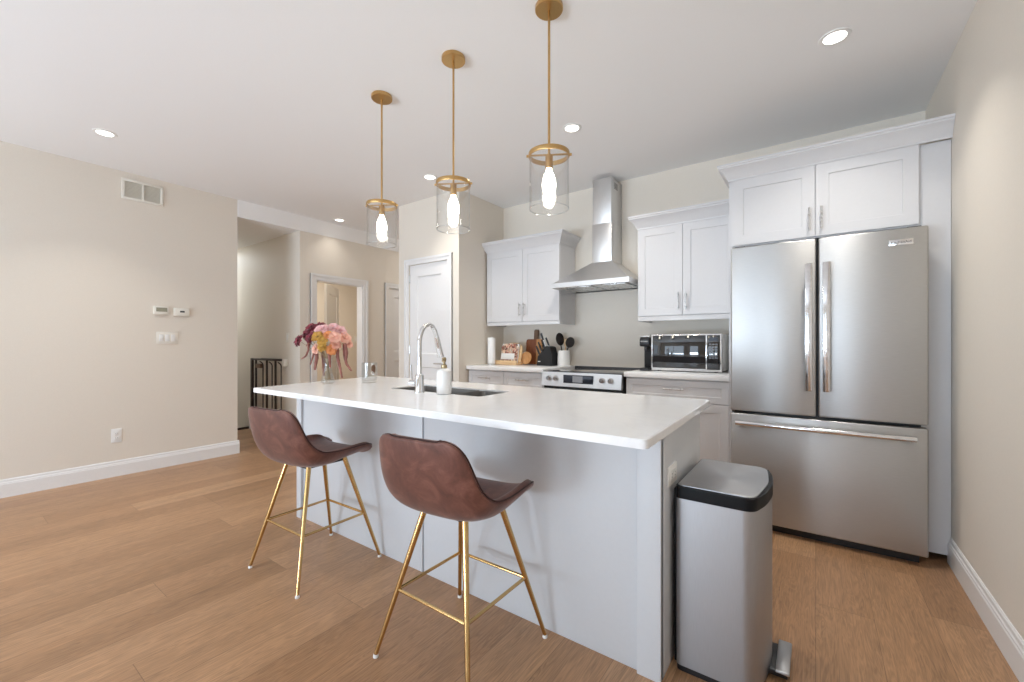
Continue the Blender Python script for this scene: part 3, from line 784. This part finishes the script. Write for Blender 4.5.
wall_cab('wall_cabinet', 'white two-door wall cabinet left of the range hood', -2.898, -2.002, -2.432, 3.575, 1.374, 1.412, 2.148, True, True, 1.46)
wall_cab('wall_cabinet', 'white two-door wall cabinet above the microwave', -1.238, -.484, -.871, 3.575, 1.374, 1.418, 2.152, True, False, 1.46)

# refrigerator surround: cabinet over the fridge with gables and filler
fc_ = thing('refrigerator_cabinet', 'white two-door cabinet with crown built over and around the refrigerator', 'cabinet', (0, 3.5, 0))
bx('carcass', 'cab', fc_, -.482, .465, 3.225, YB - .002, 1.838, 2.37)
bx('gable', 'cab', fc_, -.482, -.462, 3.225, YB - .002, 0, 1.838)
bx('filler_panel', 'cab', fc_, .466, .594, 3.23, 3.25, .04, 2.285)
for k, (a, b) in enumerate(((-.459, -.0035), (.0005, .463))):
    d = MB().slab(a, b, 1.846, 2.283, 3.205, .02, [(a + .065, b - .065, 1.91, 2.22)], .003, .006).build('door', 'cab', fc_, 20)
    hx = b - .028 if k == 0 else a + .028
    bar_pull(d, (hx, 3.205, 1.88), (hx, 3.205, 2.02), r=.006)
crown(fc_, -.482, .595, 3.208, YB - .002, 2.285, True, False, .93)

# ------------------------------------------------------------------ refrigerator
fr = thing('refrigerator', 'stainless french door refrigerator with a bottom freezer drawer', 'refrigerator', (0, 3.5, 0))
bx('case', 'dark', fr, -.44, .466, 3.165, 3.86, .03, 1.795)
bx('toe_grille', 'black', fr, -.43, .456, 3.14, 3.165, .0, .06)
bx('gasket', 'black', fr, -.43, .456, 3.15, 3.166, .06, 1.79)
def fdoor(name, x0, x1, z0, z1, ):
    m = MB(); m.box(x0, x1, 3.08, 3.15, z0, z1, bevel=.009, seg=3); return m.build(name, 'steel', fr, 40)
dl = fdoor('door', -.450, .004, .752, 1.808); dr = fdoor('door', .014, .484, .752, 1.808); dz = fdoor('freezer_drawer', -.450, .484, .055, .735)
def vhandle(parent, x):
    m = MB(); m.box(x - .018, x + .018, 3.022, 3.036, .905, 1.655, bevel=.004)
    m.box(x - .012, x + .012, 3.036, 3.081, .92, .955, bevel=.003).box(x - .012, x + .012, 3.036, 3.081, 1.60, 1.635, bevel=.003)
    return m.build('door_handle', 'polished', parent)
vhandle(dl, -.033); vhandle(dr, .052)
hp = []
for k in range(17):
    t_ = k / 16; x = -.415 + .845 * t_; hp.append((x, 3.03 - .014 * math.sin(PI * t_), .682))
m = MB(); m.tube(hp, .0155, 14)
for x in (-.39, .405): m.box(x - .014, x + .014, 3.034, 3.081, .672, .692, bevel=.003)
m.build('drawer_handle', 'polished', dz)
bd = bx('badge', 'polished', dr, .325, .425, 3.0765, 3.081, 1.716, 1.748, bevel=.002)
def text(parent, body, size, loc, rot, mat, name='lettering'):
    c = bpy.data.curves.new(name, 'FONT'); c.body = body; c.size = size; c.align_x = 'CENTER'; c.align_y = 'CENTER'; c.extrude = .0003
    tmp = bpy.data.objects.new(name, c); COL.objects.link(tmp)
    me = bpy.data.meshes.new_from_object(tmp.evaluated_get(bpy.context.evaluated_depsgraph_get()))
    bpy.data.objects.remove(tmp); me.materials.clear(); me.materials.append(M[mat])
    o = bpy.data.objects.new(name, me); COL.objects.link(o); o.parent = parent
    o.location = Vector(loc) - WL[parent.name]; o.rotation_euler = rot; return o
text(bd, 'KitchenAid', .0185, (.375, 3.0762, 1.732), (PI / 2, 0, 0), 'dark')
for x in (-.40, .43): bx('hinge_cover', 'dark', fr, x - .03, x + .03, 3.1, 3.25, 1.796, 1.815, bevel=.004)

# ------------------------------------------------------------------ range
rg = thing('range', 'stainless slide-in range with black glass cooktop and front controls', 'range', (-1.62, 3.55, 0))
RX0, RX1 = -1.988, -1.250
bx('body', 'black', rg, RX0, RX1, 3.27, 3.9, .08, .93)
bx('cooktop', 'blackglass', rg, RX0 + .004, RX1 - .004, 3.245, 3.87, .93, .944, bevel=.003)
bx('cooktop_trim', 'dark', rg, RX0, RX1, 3.872, 3.9, .93, .958, bevel=.003)
cb = MB()
for z0, z1, y0, y1 in ((.815, .936, 3.222, 3.262),):
    r = bmesh.ops.create_cube(cb.bm, size=1)
    for v in r['verts']:
        f = v.co.z + .5; bk = v.co.y + .5
        v.co = Vector((RX0 + (v.co.x + .5) * (RX1 - RX0), (y0 + f * .018) if bk < .5 else y1 + .01, z0 + f * (z1 - z0)))
cpn = cb.build('control_panel', 'steelh', rg, 20)
dsp = bx('touch_panel', 'panelblue', cpn, -1.768, -1.492, 3.224, 3.235, .846, .916, bevel=.002)
bx('clock_display', 'lcdblue', dsp, -1.678, -1.585, 3.2225, 3.226, .855, .908)
for x in (-1.912, -1.845, -1.412, -1.338):
    k = MB(Matrix.Translation((x, 3.232, .882)) @ Matrix.Rotation(PI / 2, 4, 'X'))
    k.lathe([(0, .03), (.017, .03), (.019, .026), (.021, .006), (.024, .0), (.024, -.004), (0, -.004)], (0, 0, 0), 20)
    kn = k.build('knob', 'polished', cpn)
bx('oven_door', 'steelh', rg, RX0 + .005, RX1 - .005, 3.225, 3.268, .25, .79, bevel=.004)
ow = bx('oven_window', 'blackglass', rg, RX0 + .09, RX1 - .09, 3.222, 3.227, .36, .68, bevel=.002)
m = MB(); m.tube([(RX0 + .04, 3.175, .755), (RX1 - .04, 3.175, .755)], .011, 12)
for x in (RX0 + .08, RX1 - .08): m.tube([(x, 3.175, .755), (x, 3.226, .755)], .008, 8)
m.build('oven_handle', 'polished', rg)
bx('drawer', 'steelh', rg, RX0 + .005, RX1 - .005, 3.235, 3.268, .085, .24, bevel=.004)
el = MB()
for x, y, r_ in ((-1.8, 3.4, .09), (-1.43, 3.4, .11), (-1.8, 3.7, .07), (-1.43, 3.7, .08)):
    el.lathe([(r_, .9444), (r_ + .003, .9444)], (x, y, 0), 40)
el.build('burner_ring', 'button', rg, 0)

# ------------------------------------------------------------------ range hood
hd_ = thing('range_hood', 'stainless chimney range hood on the wall above the range', 'range hood', (-1.63, 3.7, 1.69))
HX0, HX1, HY = -2.0, -1.258, 3.42
cn = MB()
def quad_ring(m, rings):
    R_ = [[m.bm.verts.new(p) for p in r] for r in rings]
    for a, b in zip(R_, R_[1:]):
        for k in range(4): m.bm.faces.new((a[k], a[(k + 1) % 4], b[(k + 1) % 4], b[k]))
    return R_
yb = YB - .002
r4 = lambda x0, x1, y0, y1, z: [(x0, y0, z), (x1, y0, z), (x1, y1, z), (x0, y1, z)]
CX0, CX1, CY = -1.693, -1.503, 3.645
RR = quad_ring(cn, [r4(HX0 + .03, HX1 - .03, HY + .03, yb, 1.71), r4(HX0 + .004, HX1 - .004, HY + .004, yb, 1.696), r4(HX0, HX1, HY, yb, 1.70), r4(HX0, HX1, HY, yb, 1.742), r4(HX0 + .012, HX1 - .012, HY + .012, yb, 1.746), r4(CX0 - .004, CX1 + .004, CY - .004, yb, 1.935), r4(CX0 + .004, CX1 - .004, CY + .004, yb, 1.936)])
cn.bm.faces.new(RR[0])
cn.build('canopy', 'steelh', hd_, 15)
bx('filter', 'nickel', hd_, HX0 + .06, -1.64, HY + .08, yb - .03, 1.700, 1.709, bevel=.002)
bx('filter', 'nickel', hd_, -1.62, HX1 - .06, HY + .08, yb - .03, 1.700, 1.709, bevel=.002)
lo_ = bx('lower_chimney', 'steelh', hd_, CX0, CX1, CY, yb, 1.936, 2.29, bevel=.002)
up_ = bx('upper_chimney', 'steelh', hd_, CX0 + .004, CX1 - .004, CY + .004, yb, 2.288, 2.705, bevel=.002)
sl = MB()
for k in range(5): sl.box(CX1 - .005, CX1 - .0035, 3.72, 3.80, 2.615 + k * .012, 2.621 + k * .012)
sl.build('vent_slot', 'dark', up_, 0)

# ------------------------------------------------------------------ microwave, coffee machine
mw = thing('microwave', 'steel framed black glass microwave on the right counter', 'microwave', (-.84, 3.69, CT))
MX0, MX1, MY, MZ0, MZ1 = -1.104, -.572, 3.51, .966, 1.262
bx('case', 'white', mw, MX0 + .004, MX1 - .002, MY + .025, 3.86, MZ0 + .004, MZ1 - .004, bevel=.008)
fm = bx('front_frame', 'polished', mw, MX0, MX1, MY, MY + .027, MZ0, MZ1, bevel=.006)
bx('door', 'blackglass', mw, MX0 + .013, -.685, MY - .005, MY + .002, MZ0 + .022, MZ1 - .013, bevel=.003)
cp = bx('control_panel', 'blackglass', mw, -.677, MX1 + -.012 - .0, MY - .005, MY + .002, MZ0 + .018, MZ1 - .013, bevel=.003)
bx('clock_display', 'panelblue', cp, -.662, -.600, MY - .0055, MY - .004, MZ1 - .058, MZ1 - .030)
bt = MB()
for i in range(3):
    for j in range(6): bt.box(-.661 + i * .022, -.645 + i * .022, MY - .0057, MY - .004, 1.068 + j * .021, 1.079 + j * .021)
bt.build('button', 'button', cp, 0)
bx('open_button', 'dark', cp, -.664, -.598, MY - .008, MY - .004, MZ0 + .03, MZ0 + .058, bevel=.003)
for x in (MX0 + .05, MX1 - .05):
    for y in (MY + .06, 3.80): MB().lathe([(0, 0), (.014, 0), (.016, .007), (0, .007)], (x, y, CT), 14).build('foot', 'black', mw)
cm = thing('coffee_machine', 'slim black capsule coffee machine left of the microwave', 'coffee machine', (-1.165, 3.68, CT))
bx('base_tray', 'black', cm, -1.197, -1.112, 3.490, 3.80, CT, CT + .022, bevel=.008)
bx('column', 'blackmat', cm, -1.188, -1.112, 3.590, 3.82, CT + .02, CT + .22, bevel=.01)
hdm = bx('brew_head', 'black', cm, -1.200, -1.112, 3.500, 3.82, CT + .20, CT + .275, bevel=.014)
bx('lid', 'nickel', cm, -1.198, -1.114, 3.506, 3.81, CT + .275, CT + .292, bevel=.007)
text(hdm, 'NESPRESSO', .0125, (-1.158, 3.4997, CT + .243), (PI / 2, 0, 0), 'white')
MB().tube([(-1.156, 3.555, CT + .165), (-1.156, 3.555, CT + .205)], .018, 14).build('spout', 'black', cm)

# ------------------------------------------------------------------ left counter objects
pt = thing('paper_towel_roll', 'white paper towel roll standing in the corner of the left counter', 'paper towels', (-2.83, 3.57, CT))
MB().lathe([(0, 0), (.044, 0), (.044, .008), (.012, .010), (0, .010)], (-2.83, 3.57, CT), 24).build('holder_base', 'nickel', pt)
MB().lathe([(.012, .010), (.040, .010), (.041, .014), (.041, .284), (.040, .288), (.012, .288)], (-2.83, 3.57, CT), 28).build('roll', 'paper', pt)
MB().tube([(-2.83, 3.57, CT + .01), (-2.83, 3.57, CT + .297)], .007, 10).build('rod', 'nickel', pt)
# cookbook stand and book
tilt = lambda x, y, z, a: Matrix.Translation((x, y, z)) @ Matrix.Rotation(a, 4, 'X')
ck = thing('cookbook_stand', 'light wooden cookbook stand holding an illustrated book', 'book stand', (-2.665, 3.70, CT))
MB().box(-2.835, -2.525, 3.60, 3.72, CT, CT + .018, bevel=.003).build('tray', 'lightwood', ck)
MB().box(-2.835, -2.525, 3.60, 3.612, CT + .018, CT + .045, bevel=.003).build('lip', 'lightwood', ck)
bk = MB(tilt(-2.66, 3.675, CT + .018, -.22))
arch = [(-.125, 0), (.125, 0), (.125, .17)] + [(.125 * math.cos(a), .17 + .055 * math.sin(a)) for a in (PI * k / 12 for k in range(1, 12))] + [(-.125, .17)]
def plate_prism(mb, poly, y0, y1):
    a = [mb.bm.verts.new(mb.m @ Vector((x, y0, z))) for x, z in poly]; b = [mb.bm.verts.new(mb.m @ Vector((x, y1, z))) for x, z in poly]
    n = len(poly); mb.bm.faces.new(a); mb.bm.faces.new(b[::-1])
    for k in range(n): mb.bm.faces.new((a[k], b[k], b[(k + 1) % n], a[(k + 1) % n]))
    return mb
plate_prism(bk, arch, .012, .024).build('backrest', 'lightwood', ck)
cbk = thing('cookbook', 'cookbook with a food photo and white title band on the wooden stand', 'book', (-2.66, 3.67, CT + .018))
b_ = MB(tilt(-2.672, 3.672, CT + .018, -.22)); b_.box(-.11, .11, -.012, .010, .001, .205, bevel=.003); b_.build('pages', 'paper', cbk)
b_ = MB(tilt(-2.672, 3.672, CT + .018, -.22)); plate_prism(b_, [(-.11, .002), (.11, .002), (.11, .17), (.085, .203), (.03, .212), (-.03, .212), (-.085, .203), (-.11, .17)], -.016, -.012); b_.build('cover', 'cover', cbk)
b_ = MB(tilt(-2.672, 3.672, CT + .018, -.22)); b_.box(-.105, .07, -.0175, -.016, .035, .10); b_.build('title_band', 'white', cbk)
# paddle board leaning on the wall
pb = thing('cutting_board', 'reddish wooden paddle cutting board leaning on the wall', 'cutting board', (-2.44, 3.84, CT))
T_ = tilt(-2.475, 3.862, CT + .001, -.08)
b_ = MB(T_); plate_prism(b_, rounded([(-.10, 0), (.03, 0), (.03, .27), (-.10, .27)], [.015, .001, .001, .025], 4), -.018, 0); b_.build('board', 'walnut', pb)
b_ = MB(T_); plate_prism(b_, rounded([(.03, 0), (.10, 0), (.10, .27), (.03, .27)], [.001, .015, .025, .001], 4), -.018, 0); b_.build('light_stripe', 'acacia', pb)
b_ = MB(T_); plate_prism(b_, rounded([(-.005, .27), (.045, .27), (.045, .375), (-.005, .375)], [.004, .004, .02, .02], 4), -.018, 0); b_.build('board_handle', 'bark', pb)
wb = thing('wooden_dish', 'small round honey wooden dish propped against the cutting board', 'dish', (-2.46, 3.70, CT))
b_ = MB(Matrix.Translation((-2.49, 3.745, CT + .068)) @ Matrix.Rotation(PI / 2 - .25, 4, 'X'))
b_.lathe([(0, .0), (.05, .002), (.064, .010), (.068, .018), (.064, .018), (.048, .008), (0, .006)], (0, 0, 0), 28); b_.build('dish', 'acacia', wb)
b_ = MB(); b_.tube([(-2.52, 3.70, CT + .012), (-2.58, 3.68, CT + .009)], 0, 10, radii=[.011, .008]); b_.build('dish_handle', 'acacia', wb)
# knife block
kb = thing('knife_block', 'black slanted knife block on the left counter', 'knife block', (-2.24, 3.74, CT))
b_ = MB(Matrix.Translation((-2.245, 3.745, CT)))
prof = [(-.085, 0), (.095, 0), (.095, .11), (.07, .19), (.025, .20), (-.075, .09)]
plate_prism(b_, rounded(prof, .008, 3), -.06, .06); kbo = b_.build('block', 'blackmat', kb, 30)
text(kb, '•', .03, (-2.29, 3.6845, CT + .045), (PI / 2, 0, 0), 'white', 'emblem') if False else MB().box(-2.315, -2.285, 3.6838, 3.6848, CT + .038, CT + .046, bevel=.0003).build('emblem', 'white', kb, 0)
kl = ['knife with black handle lowest in the front of the knife block', 'knife with black handle in the middle of the knife block', 'knife with black handle uppermost in the front row of the knife block',
      'sharpening steel with pale handle standing highest in the knife block', 'knife with black handle behind the sharpening steel']
dirv = Vector((-.4, 0, .9)).normalized()
for k, (fx, fy, ln, mt) in enumerate(((.10, -.035, .105, 'black'), (.38, -.03, .115, 'black'), (.55, 0.01, .12, 'black'), (.80, -.015, .14, 'nickel'), (.9, .03, .10, 'black'))):
    p = Vector((-2.245 + (-.072 + .094 * fx), 3.745 + fy, CT + .09 + .115 * fx)); 
    t = thing('sharpening_steel' if mt == 'nickel' else 'kitchen_knife', kl[k], 'knife', tuple(p), 'knives in the block')
    if mt != 'nickel':
        MB().tube([p, p + dirv * .014], .008, 8).build('bolster', 'polished', t)
        MB().tube([p + dirv * .012, p + dirv * (ln * .5), p + dirv * ln], 0, 8, radii=[.0085, .0105, .009]).build('grip', 'black', t)
        MB().tube([p - dirv * .07, p], .0022, 6).build('blade', 'polished', t)
    else:
        MB().tube([p - dirv * .05, p + dirv * ln * .6], .006, 8).build('shaft', 'polished', t)
        MB().tube([p + dirv * ln * .6, p + dirv * ln, p + dirv * (ln + .02)], 0, 10, radii=[.009, .011, .014]).build('grip', 'dark', t)
# utensil crock
UX, UY = -2.075, 3.795
ut = thing('utensil_crock', 'white ceramic utensil crock beside the knife block', 'crock', (UX, UY, CT))
MB().lathe([(0, 0), (.060, 0), (.065, .004), (.064, .08), (.060, .152), (.057, .155), (.055, .152), (.058, .08), (.058, .01), (0, .008)], (UX, UY, CT), 32).build('crock_body', 'ceramic', ut)
def utensil(name, label, p0, p1, mat, head, hd):
    t = thing(name, label, 'utensil', tuple(p0), 'utensils in the crock')
    p0, p1 = Vector(p0), Vector(p1); d = (p1 - p0).normalized()
    MB().tube([p0, p1], .006, 8).build('handle', mat, t)
    Yv = (Vector((0, 1, 0)) - d * d.y).normalized(); Xv = Yv.cross(d)
    rot = Matrix((Xv, Yv, d)).transposed().to_4x4()
    b_ = MB(Matrix.Translation(p1) @ rot @ Matrix.Rotation(hd, 4, 'Z'))
    if head == 'ladle':
        b_.m = b_.m @ Matrix.Translation((0, 0, .06)) @ Matrix.Rotation(-PI / 2, 4, 'X') @ Matrix.Diagonal((1.05, 1.6, 1, 1))
        b_.lathe([(0, -.026), (.022, -.020), (.036, -.006), (.042, .010), (.039, .010), (.033, -.003), (.02, -.015), (0, -.021)], (0, 0, 0), 22)
        b_.build('bowl', mat, t)
    elif head == 'spoon':
        poly = [(.045 * math.cos(a), .05 + .055 * math.sin(a)) for a in (2 * PI * k / 20 for k in range(20))]
        plate_prism(b_, poly, -.004, .004).build('slotted_head', mat, t)
    else:
        poly = rounded([(-.016, -.005), (.016, -.005), (.024, .07), (-.024, .07)], .008, 3)
        plate_prism(b_, poly, -.003, .003).build('blade', mat, t)
    return t
utensil('ladle', 'black ladle leaning left in the white crock', (UX + .01, UY, CT + .02), (UX - .037, UY + .005, CT + .212), 'umber', 'ladle', .2)
utensil('slotted_spoon', 'black slotted spoon leaning right in the white crock', (UX - .02, UY, CT + .02), (UX + .052, UY, CT + .19), 'umber', 'spoon', .25)
utensil('wooden_spatula', 'pale wooden spatula upright in the white crock behind the black spoons', (UX, UY + .025, CT + .02), (UX + .004, UY + .03, CT + .20), 'lightwood', 'flat', .2)

# ------------------------------------------------------------------ pendant lights and downlights
def make_pendant():
    r = thing('pendant_light', '', 'pendant light', (0, 0, 0), 'pendant lights over the island')
    MB().lathe([(0, 0), (.062, 0), (.064, -.003), (.064, -.019), (.061, -.022), (0, -.022)], (0, 0, ZC), 36).build('canopy', 'brass', r)
    MB().tube([(0, 0, ZC - .022), (0, 0, 2.055)], .0058, 12).build('rod', 'brass', r)
    f = MB(); f.lathe([(.0885, 2.043), (.0935, 2.043), (.0945, 2.046), (.0945, 2.060), (.0935, 2.063), (.0885, 2.063)], (0, 0, 0), 44, closed=True)
    
    q = Matrix.Rotation(math.radians(30), 4, 'Z'); f.m = q
    f.box(-.089, .089, -.006, .006, 2.052, 2.056)
    for sx_ in (-1, 1): f.tube([(sx_ * .093, 0, 2.052), (sx_ * .104, 0, 2.052)], .006, 10)
    f.m = Matrix()
    f.build('shade_ring', 'brass', r)
    MB().lathe([(0, 2.056), (.012, 2.056), (.0175, 2.05), (.0175, 1.995), (.0165, 1.99), (0, 1.99)], (0, 0, 0), 20).build('socket', 'brass', r)
    MB().lathe([(.0875, 2.060), (.0905, 2.060), (.0912, 1.806), (.0887, 1.806)], (0, 0, 0), 48, closed=True).build('glass_shade', 'glass', r)
    MB().lathe([(.0882, 1.806), (.0918, 1.806), (.0920, 1.8045), (.0900, 1.8030), (.0880, 1.8045)], (0, 0, 0), 56, closed=True).build('glass_rim', 'glassedge', r)
    MB().lathe([(0, 1.99), (.012, 1.99), (.013, 1.98), (.022, 1.962), (.029, 1.94), (.0315, 1.915), (.029, 1.892), (.021, 1.874), (.01, 1.865), (0, 1.863)], (0, 0, 0), 24).build('bulb', 'bulb', r)
    return r
pd = make_pendant(); pd['label'] = 'clear glass pendant with brass rod, nearest the refrigerator'
PYL = 1.685
pd.location = (-.998, PYL, 0)
copy_tree(pd, (-1.600, PYL, 0), 0, 'clear glass pendant with brass rod, middle of the three')
copy_tree(pd, (-2.215, PYL, 0), 0, 'clear glass pendant with brass rod, nearest the hallway')

def make_down():
    r = thing('recessed_light', '', 'recessed light', (0, 0, 0), 'recessed ceiling lights')
    MB().lathe([(.048, -.002), (.050, -.005), (.066, -.004), (.068, -.001), (.068, .001), (.048, .001)], (0, 0, 0), 32, closed=True).build('trim_ring', 'white', r)
    MB().lathe([(0, -.002), (.048, -.002), (.048, .0005), (0, .0005)], (0, 0, 0), 32).build('lens', 'diffuser', r)
    return r
spots = [((-4.266, .789), 'recessed ceiling light nearest the wall vent'), ((.08, 2.70), 'recessed ceiling light in front of the refrigerator'),
         ((-1.428, 2.734), 'recessed ceiling light in front of the range hood'), ((-2.926, 2.766), 'recessed ceiling light in front of the pantry corner'), ((-4.871, 3.065), 'recessed ceiling light above the white-cased doorway')]
dn = make_down()
for k, ((x, y), lab) in enumerate(spots):
    o = dn if k == 0 else copy_tree(dn)
    o['label'] = lab; o.location = (x, y, ZC)
    lamp = area_light('downlight_beam', (x, y, ZC - .008), (0, 0, 0), .09, .09, (8, 8, 17, 7, 1.5)[k], (1, .95, .87), 'DISK')
    if k == 2: lamp.data.spread = math.radians(135)
# added unseen fill lamps in living room, passage and stairwell; lamp of room beyond
for x, y in ((-4.2, -1.6), (-2.2, -1.6), (-.6, -1.6), (-2.3, .4)):
    area_light('added_living_room_fill', (x, y, ZC - .008), (0, 0, 0), .09, .09, 6, (1, .985, .97), 'DISK')
area_light('room_beyond_lamp', (-6.0, 3.5, ZS - .01), (0, 0, 0), .3, .3, 40, (1, .93, .82))
area_light('added_passage_fill', (-4.45, 4.9, ZC - .01), (0, 0, 0), .2, .2, 16, (1, .97, .93))  # added to brighten the dark passage and its door, no fixture modelled
area_light('added_stairwell_fill', (-7.4, 2.33, ZS - .01), (0, 0, 0), .3, .3, 26, (.82, .91, 1))  # added to lift the hall wall, no fixture modelled

# ------------------------------------------------------------------ things on the left wall
vt = thing('wall_vent', 'white return air grille high on the living room wall', 'vent', (XL, 1.2, 2.59))
v = MB(); y0, y1, z0, z1 = 1.048, 1.347, 2.495, 2.683
v.box(XL, XL + .012, y0, y1, z0, z0 + .022, bevel=.003).box(XL, XL + .012, y0, y1, z1 - .022, z1, bevel=.003)
v.box(XL, XL + .012, y0, y0 + .022, z0 + .022, z1 - .022, bevel=.003).box(XL, XL + .012, y1 - .022, y1, z0 + .022, z1 - .022, bevel=.003).box(XL, XL + .011, 1.190, 1.205, z0 + .022, z1 - .022)
v.build('grille_frame', 'plate', vt)
bx('duct_backing', 'plate', vt, XL, XL + .001, y0 + .02, y1 - .02, z0 + .02, z1 - .02)
for a, b in ((y0 + .022, 1.190), (1.205, y1 - .022)):
    l = MB()
    for k in range(12):
        zz = z0 + .026 + k * .0118
        l.bm.faces.new([l.bm.verts.new(p) for p in ((XL + .002, a, zz + .008), (XL + .002, b, zz + .008), (XL + .010, b, zz), (XL + .010, a, zz))])
        l.bm.faces.new([l.bm.verts.new(p) for p in ((XL + .002, a, zz + .0095), (XL + .010, a, zz + .0015), (XL + .010, b, zz + .0015), (XL + .002, b, zz + .0095))])
    l.build('louvers', 'plate', vt, 0)
th = thing('thermostat', 'cream thermostat with a wide grey display on the living room wall', 'thermostat', (XL, 1.328, 1.5))
hb = bx('housing', 'plate', th, XL, XL + .025, 1.272, 1.386, 1.463, 1.541, bevel=.004)
bx('display', 'lcd', th, XL + .0245, XL + .0262, 1.290, 1.374, 1.488, 1.526)
al = thing('alarm_keypad', 'white keypad with a small dark window right of the thermostat', 'keypad', (XL, 1.49, 1.49))
bx('housing', 'plate', al, XL, XL + .025, 1.428, 1.552, 1.455, 1.532, bevel=.005)
bx('display', 'dark', al, XL + .0245, XL + .0262, 1.474, 1.512, 1.489, 1.505)
sw = thing('light_switch', 'white three-gang switch plate below the thermostat', 'light switch', (XL, 1.38, 1.24))
bx('cover_plate', 'plate', sw, XL, XL + .006, 1.296, 1.464, 1.182, 1.297, bevel=.002)
for k in range(3): bx('rocker', 'white', sw, XL + .006, XL + .010, 1.316 + k * .046, 1.350 + k * .046, 1.206, 1.272, bevel=.002)
s2 = thing('light_switch', 'white single switch on the hallway wall above the gate', 'light switch', (-5.37, HW_Y1, 1.26))
bx('cover_plate', 'plate', s2, -5.405, -5.335, HW_Y1 - .006, HW_Y1, 1.202, 1.318, bevel=.002)
bx('rocker', 'white', s2, -5.387, -5.353, HW_Y1 - .010, HW_Y1 - .006, 1.227, 1.293, bevel=.002)
s3 = thing('light_switch', 'white single switch seen through the doorway', 'light switch', (-7.1, 4.82, 1.25))
bx('cover_plate', 'plate', s3, -7.1, -7.094, 4.76, 4.85, 1.19, 1.33, bevel=.002)
bx('rocker', 'white', s3, -7.094, -7.089, 4.785, 4.825, 1.22, 1.30, bevel=.002)

# ------------------------------------------------------------------ baby gate folded against the hall wall
bg = thing('baby_gate', 'dark brown metal safety gate at the hallway stairs', 'safety gate', (-5.8, 2.6, 0))
GY = 2.63; gx = lambda u: -6.25 + (u - 252.5) / (288 - 252.5) * .945
g = MB(); g.box(gx(251.6), gx(253.4), GY - .014, GY + .014, .02, .985, bevel=.003).box(gx(251.6), gx(283), GY - .014, GY + .014, .035, .06)
g.tube([(gx(252.2), GY, .972), (gx(264), GY, .975)], .012, 8); g.build('gate_frame', 'gate', bg)
MB().box(gx(263), gx(282.2), GY - .018, GY + .018, .962, .992, bevel=.006).build('top_rail', 'gate', bg)
for u, w_, zt in ((256.6, .032, .965), (268.3, .024, .965), (277, .024, .965)):
    MB().box(gx(u) - w_ / 2, gx(u) + w_ / 2, GY - .01, GY + .01, .06, zt, bevel=.003).build('bar', 'gate', bg)
for u, du in ((264.3, -3.2), (273.7, -3), (282.6, -3)):
    MB().tube([(gx(u), GY, .06), (gx(u), GY, .90), (gx(u + du * .25), GY, .925), (gx(u + du), GY, .945)], .008, 8).build('bar', 'gate', bg)
bx('latch_box', 'bark', bg, gx(257.8), gx(263.2), GY - .02, GY + .02, .86, .915, bevel=.004)
MB().box(gx(284.2), gx(286.2), GY - .015, HW_Y1 - .001, .90, .99, bevel=.012).build('wall_bracket', 'plate', bg, label='white wall bracket')
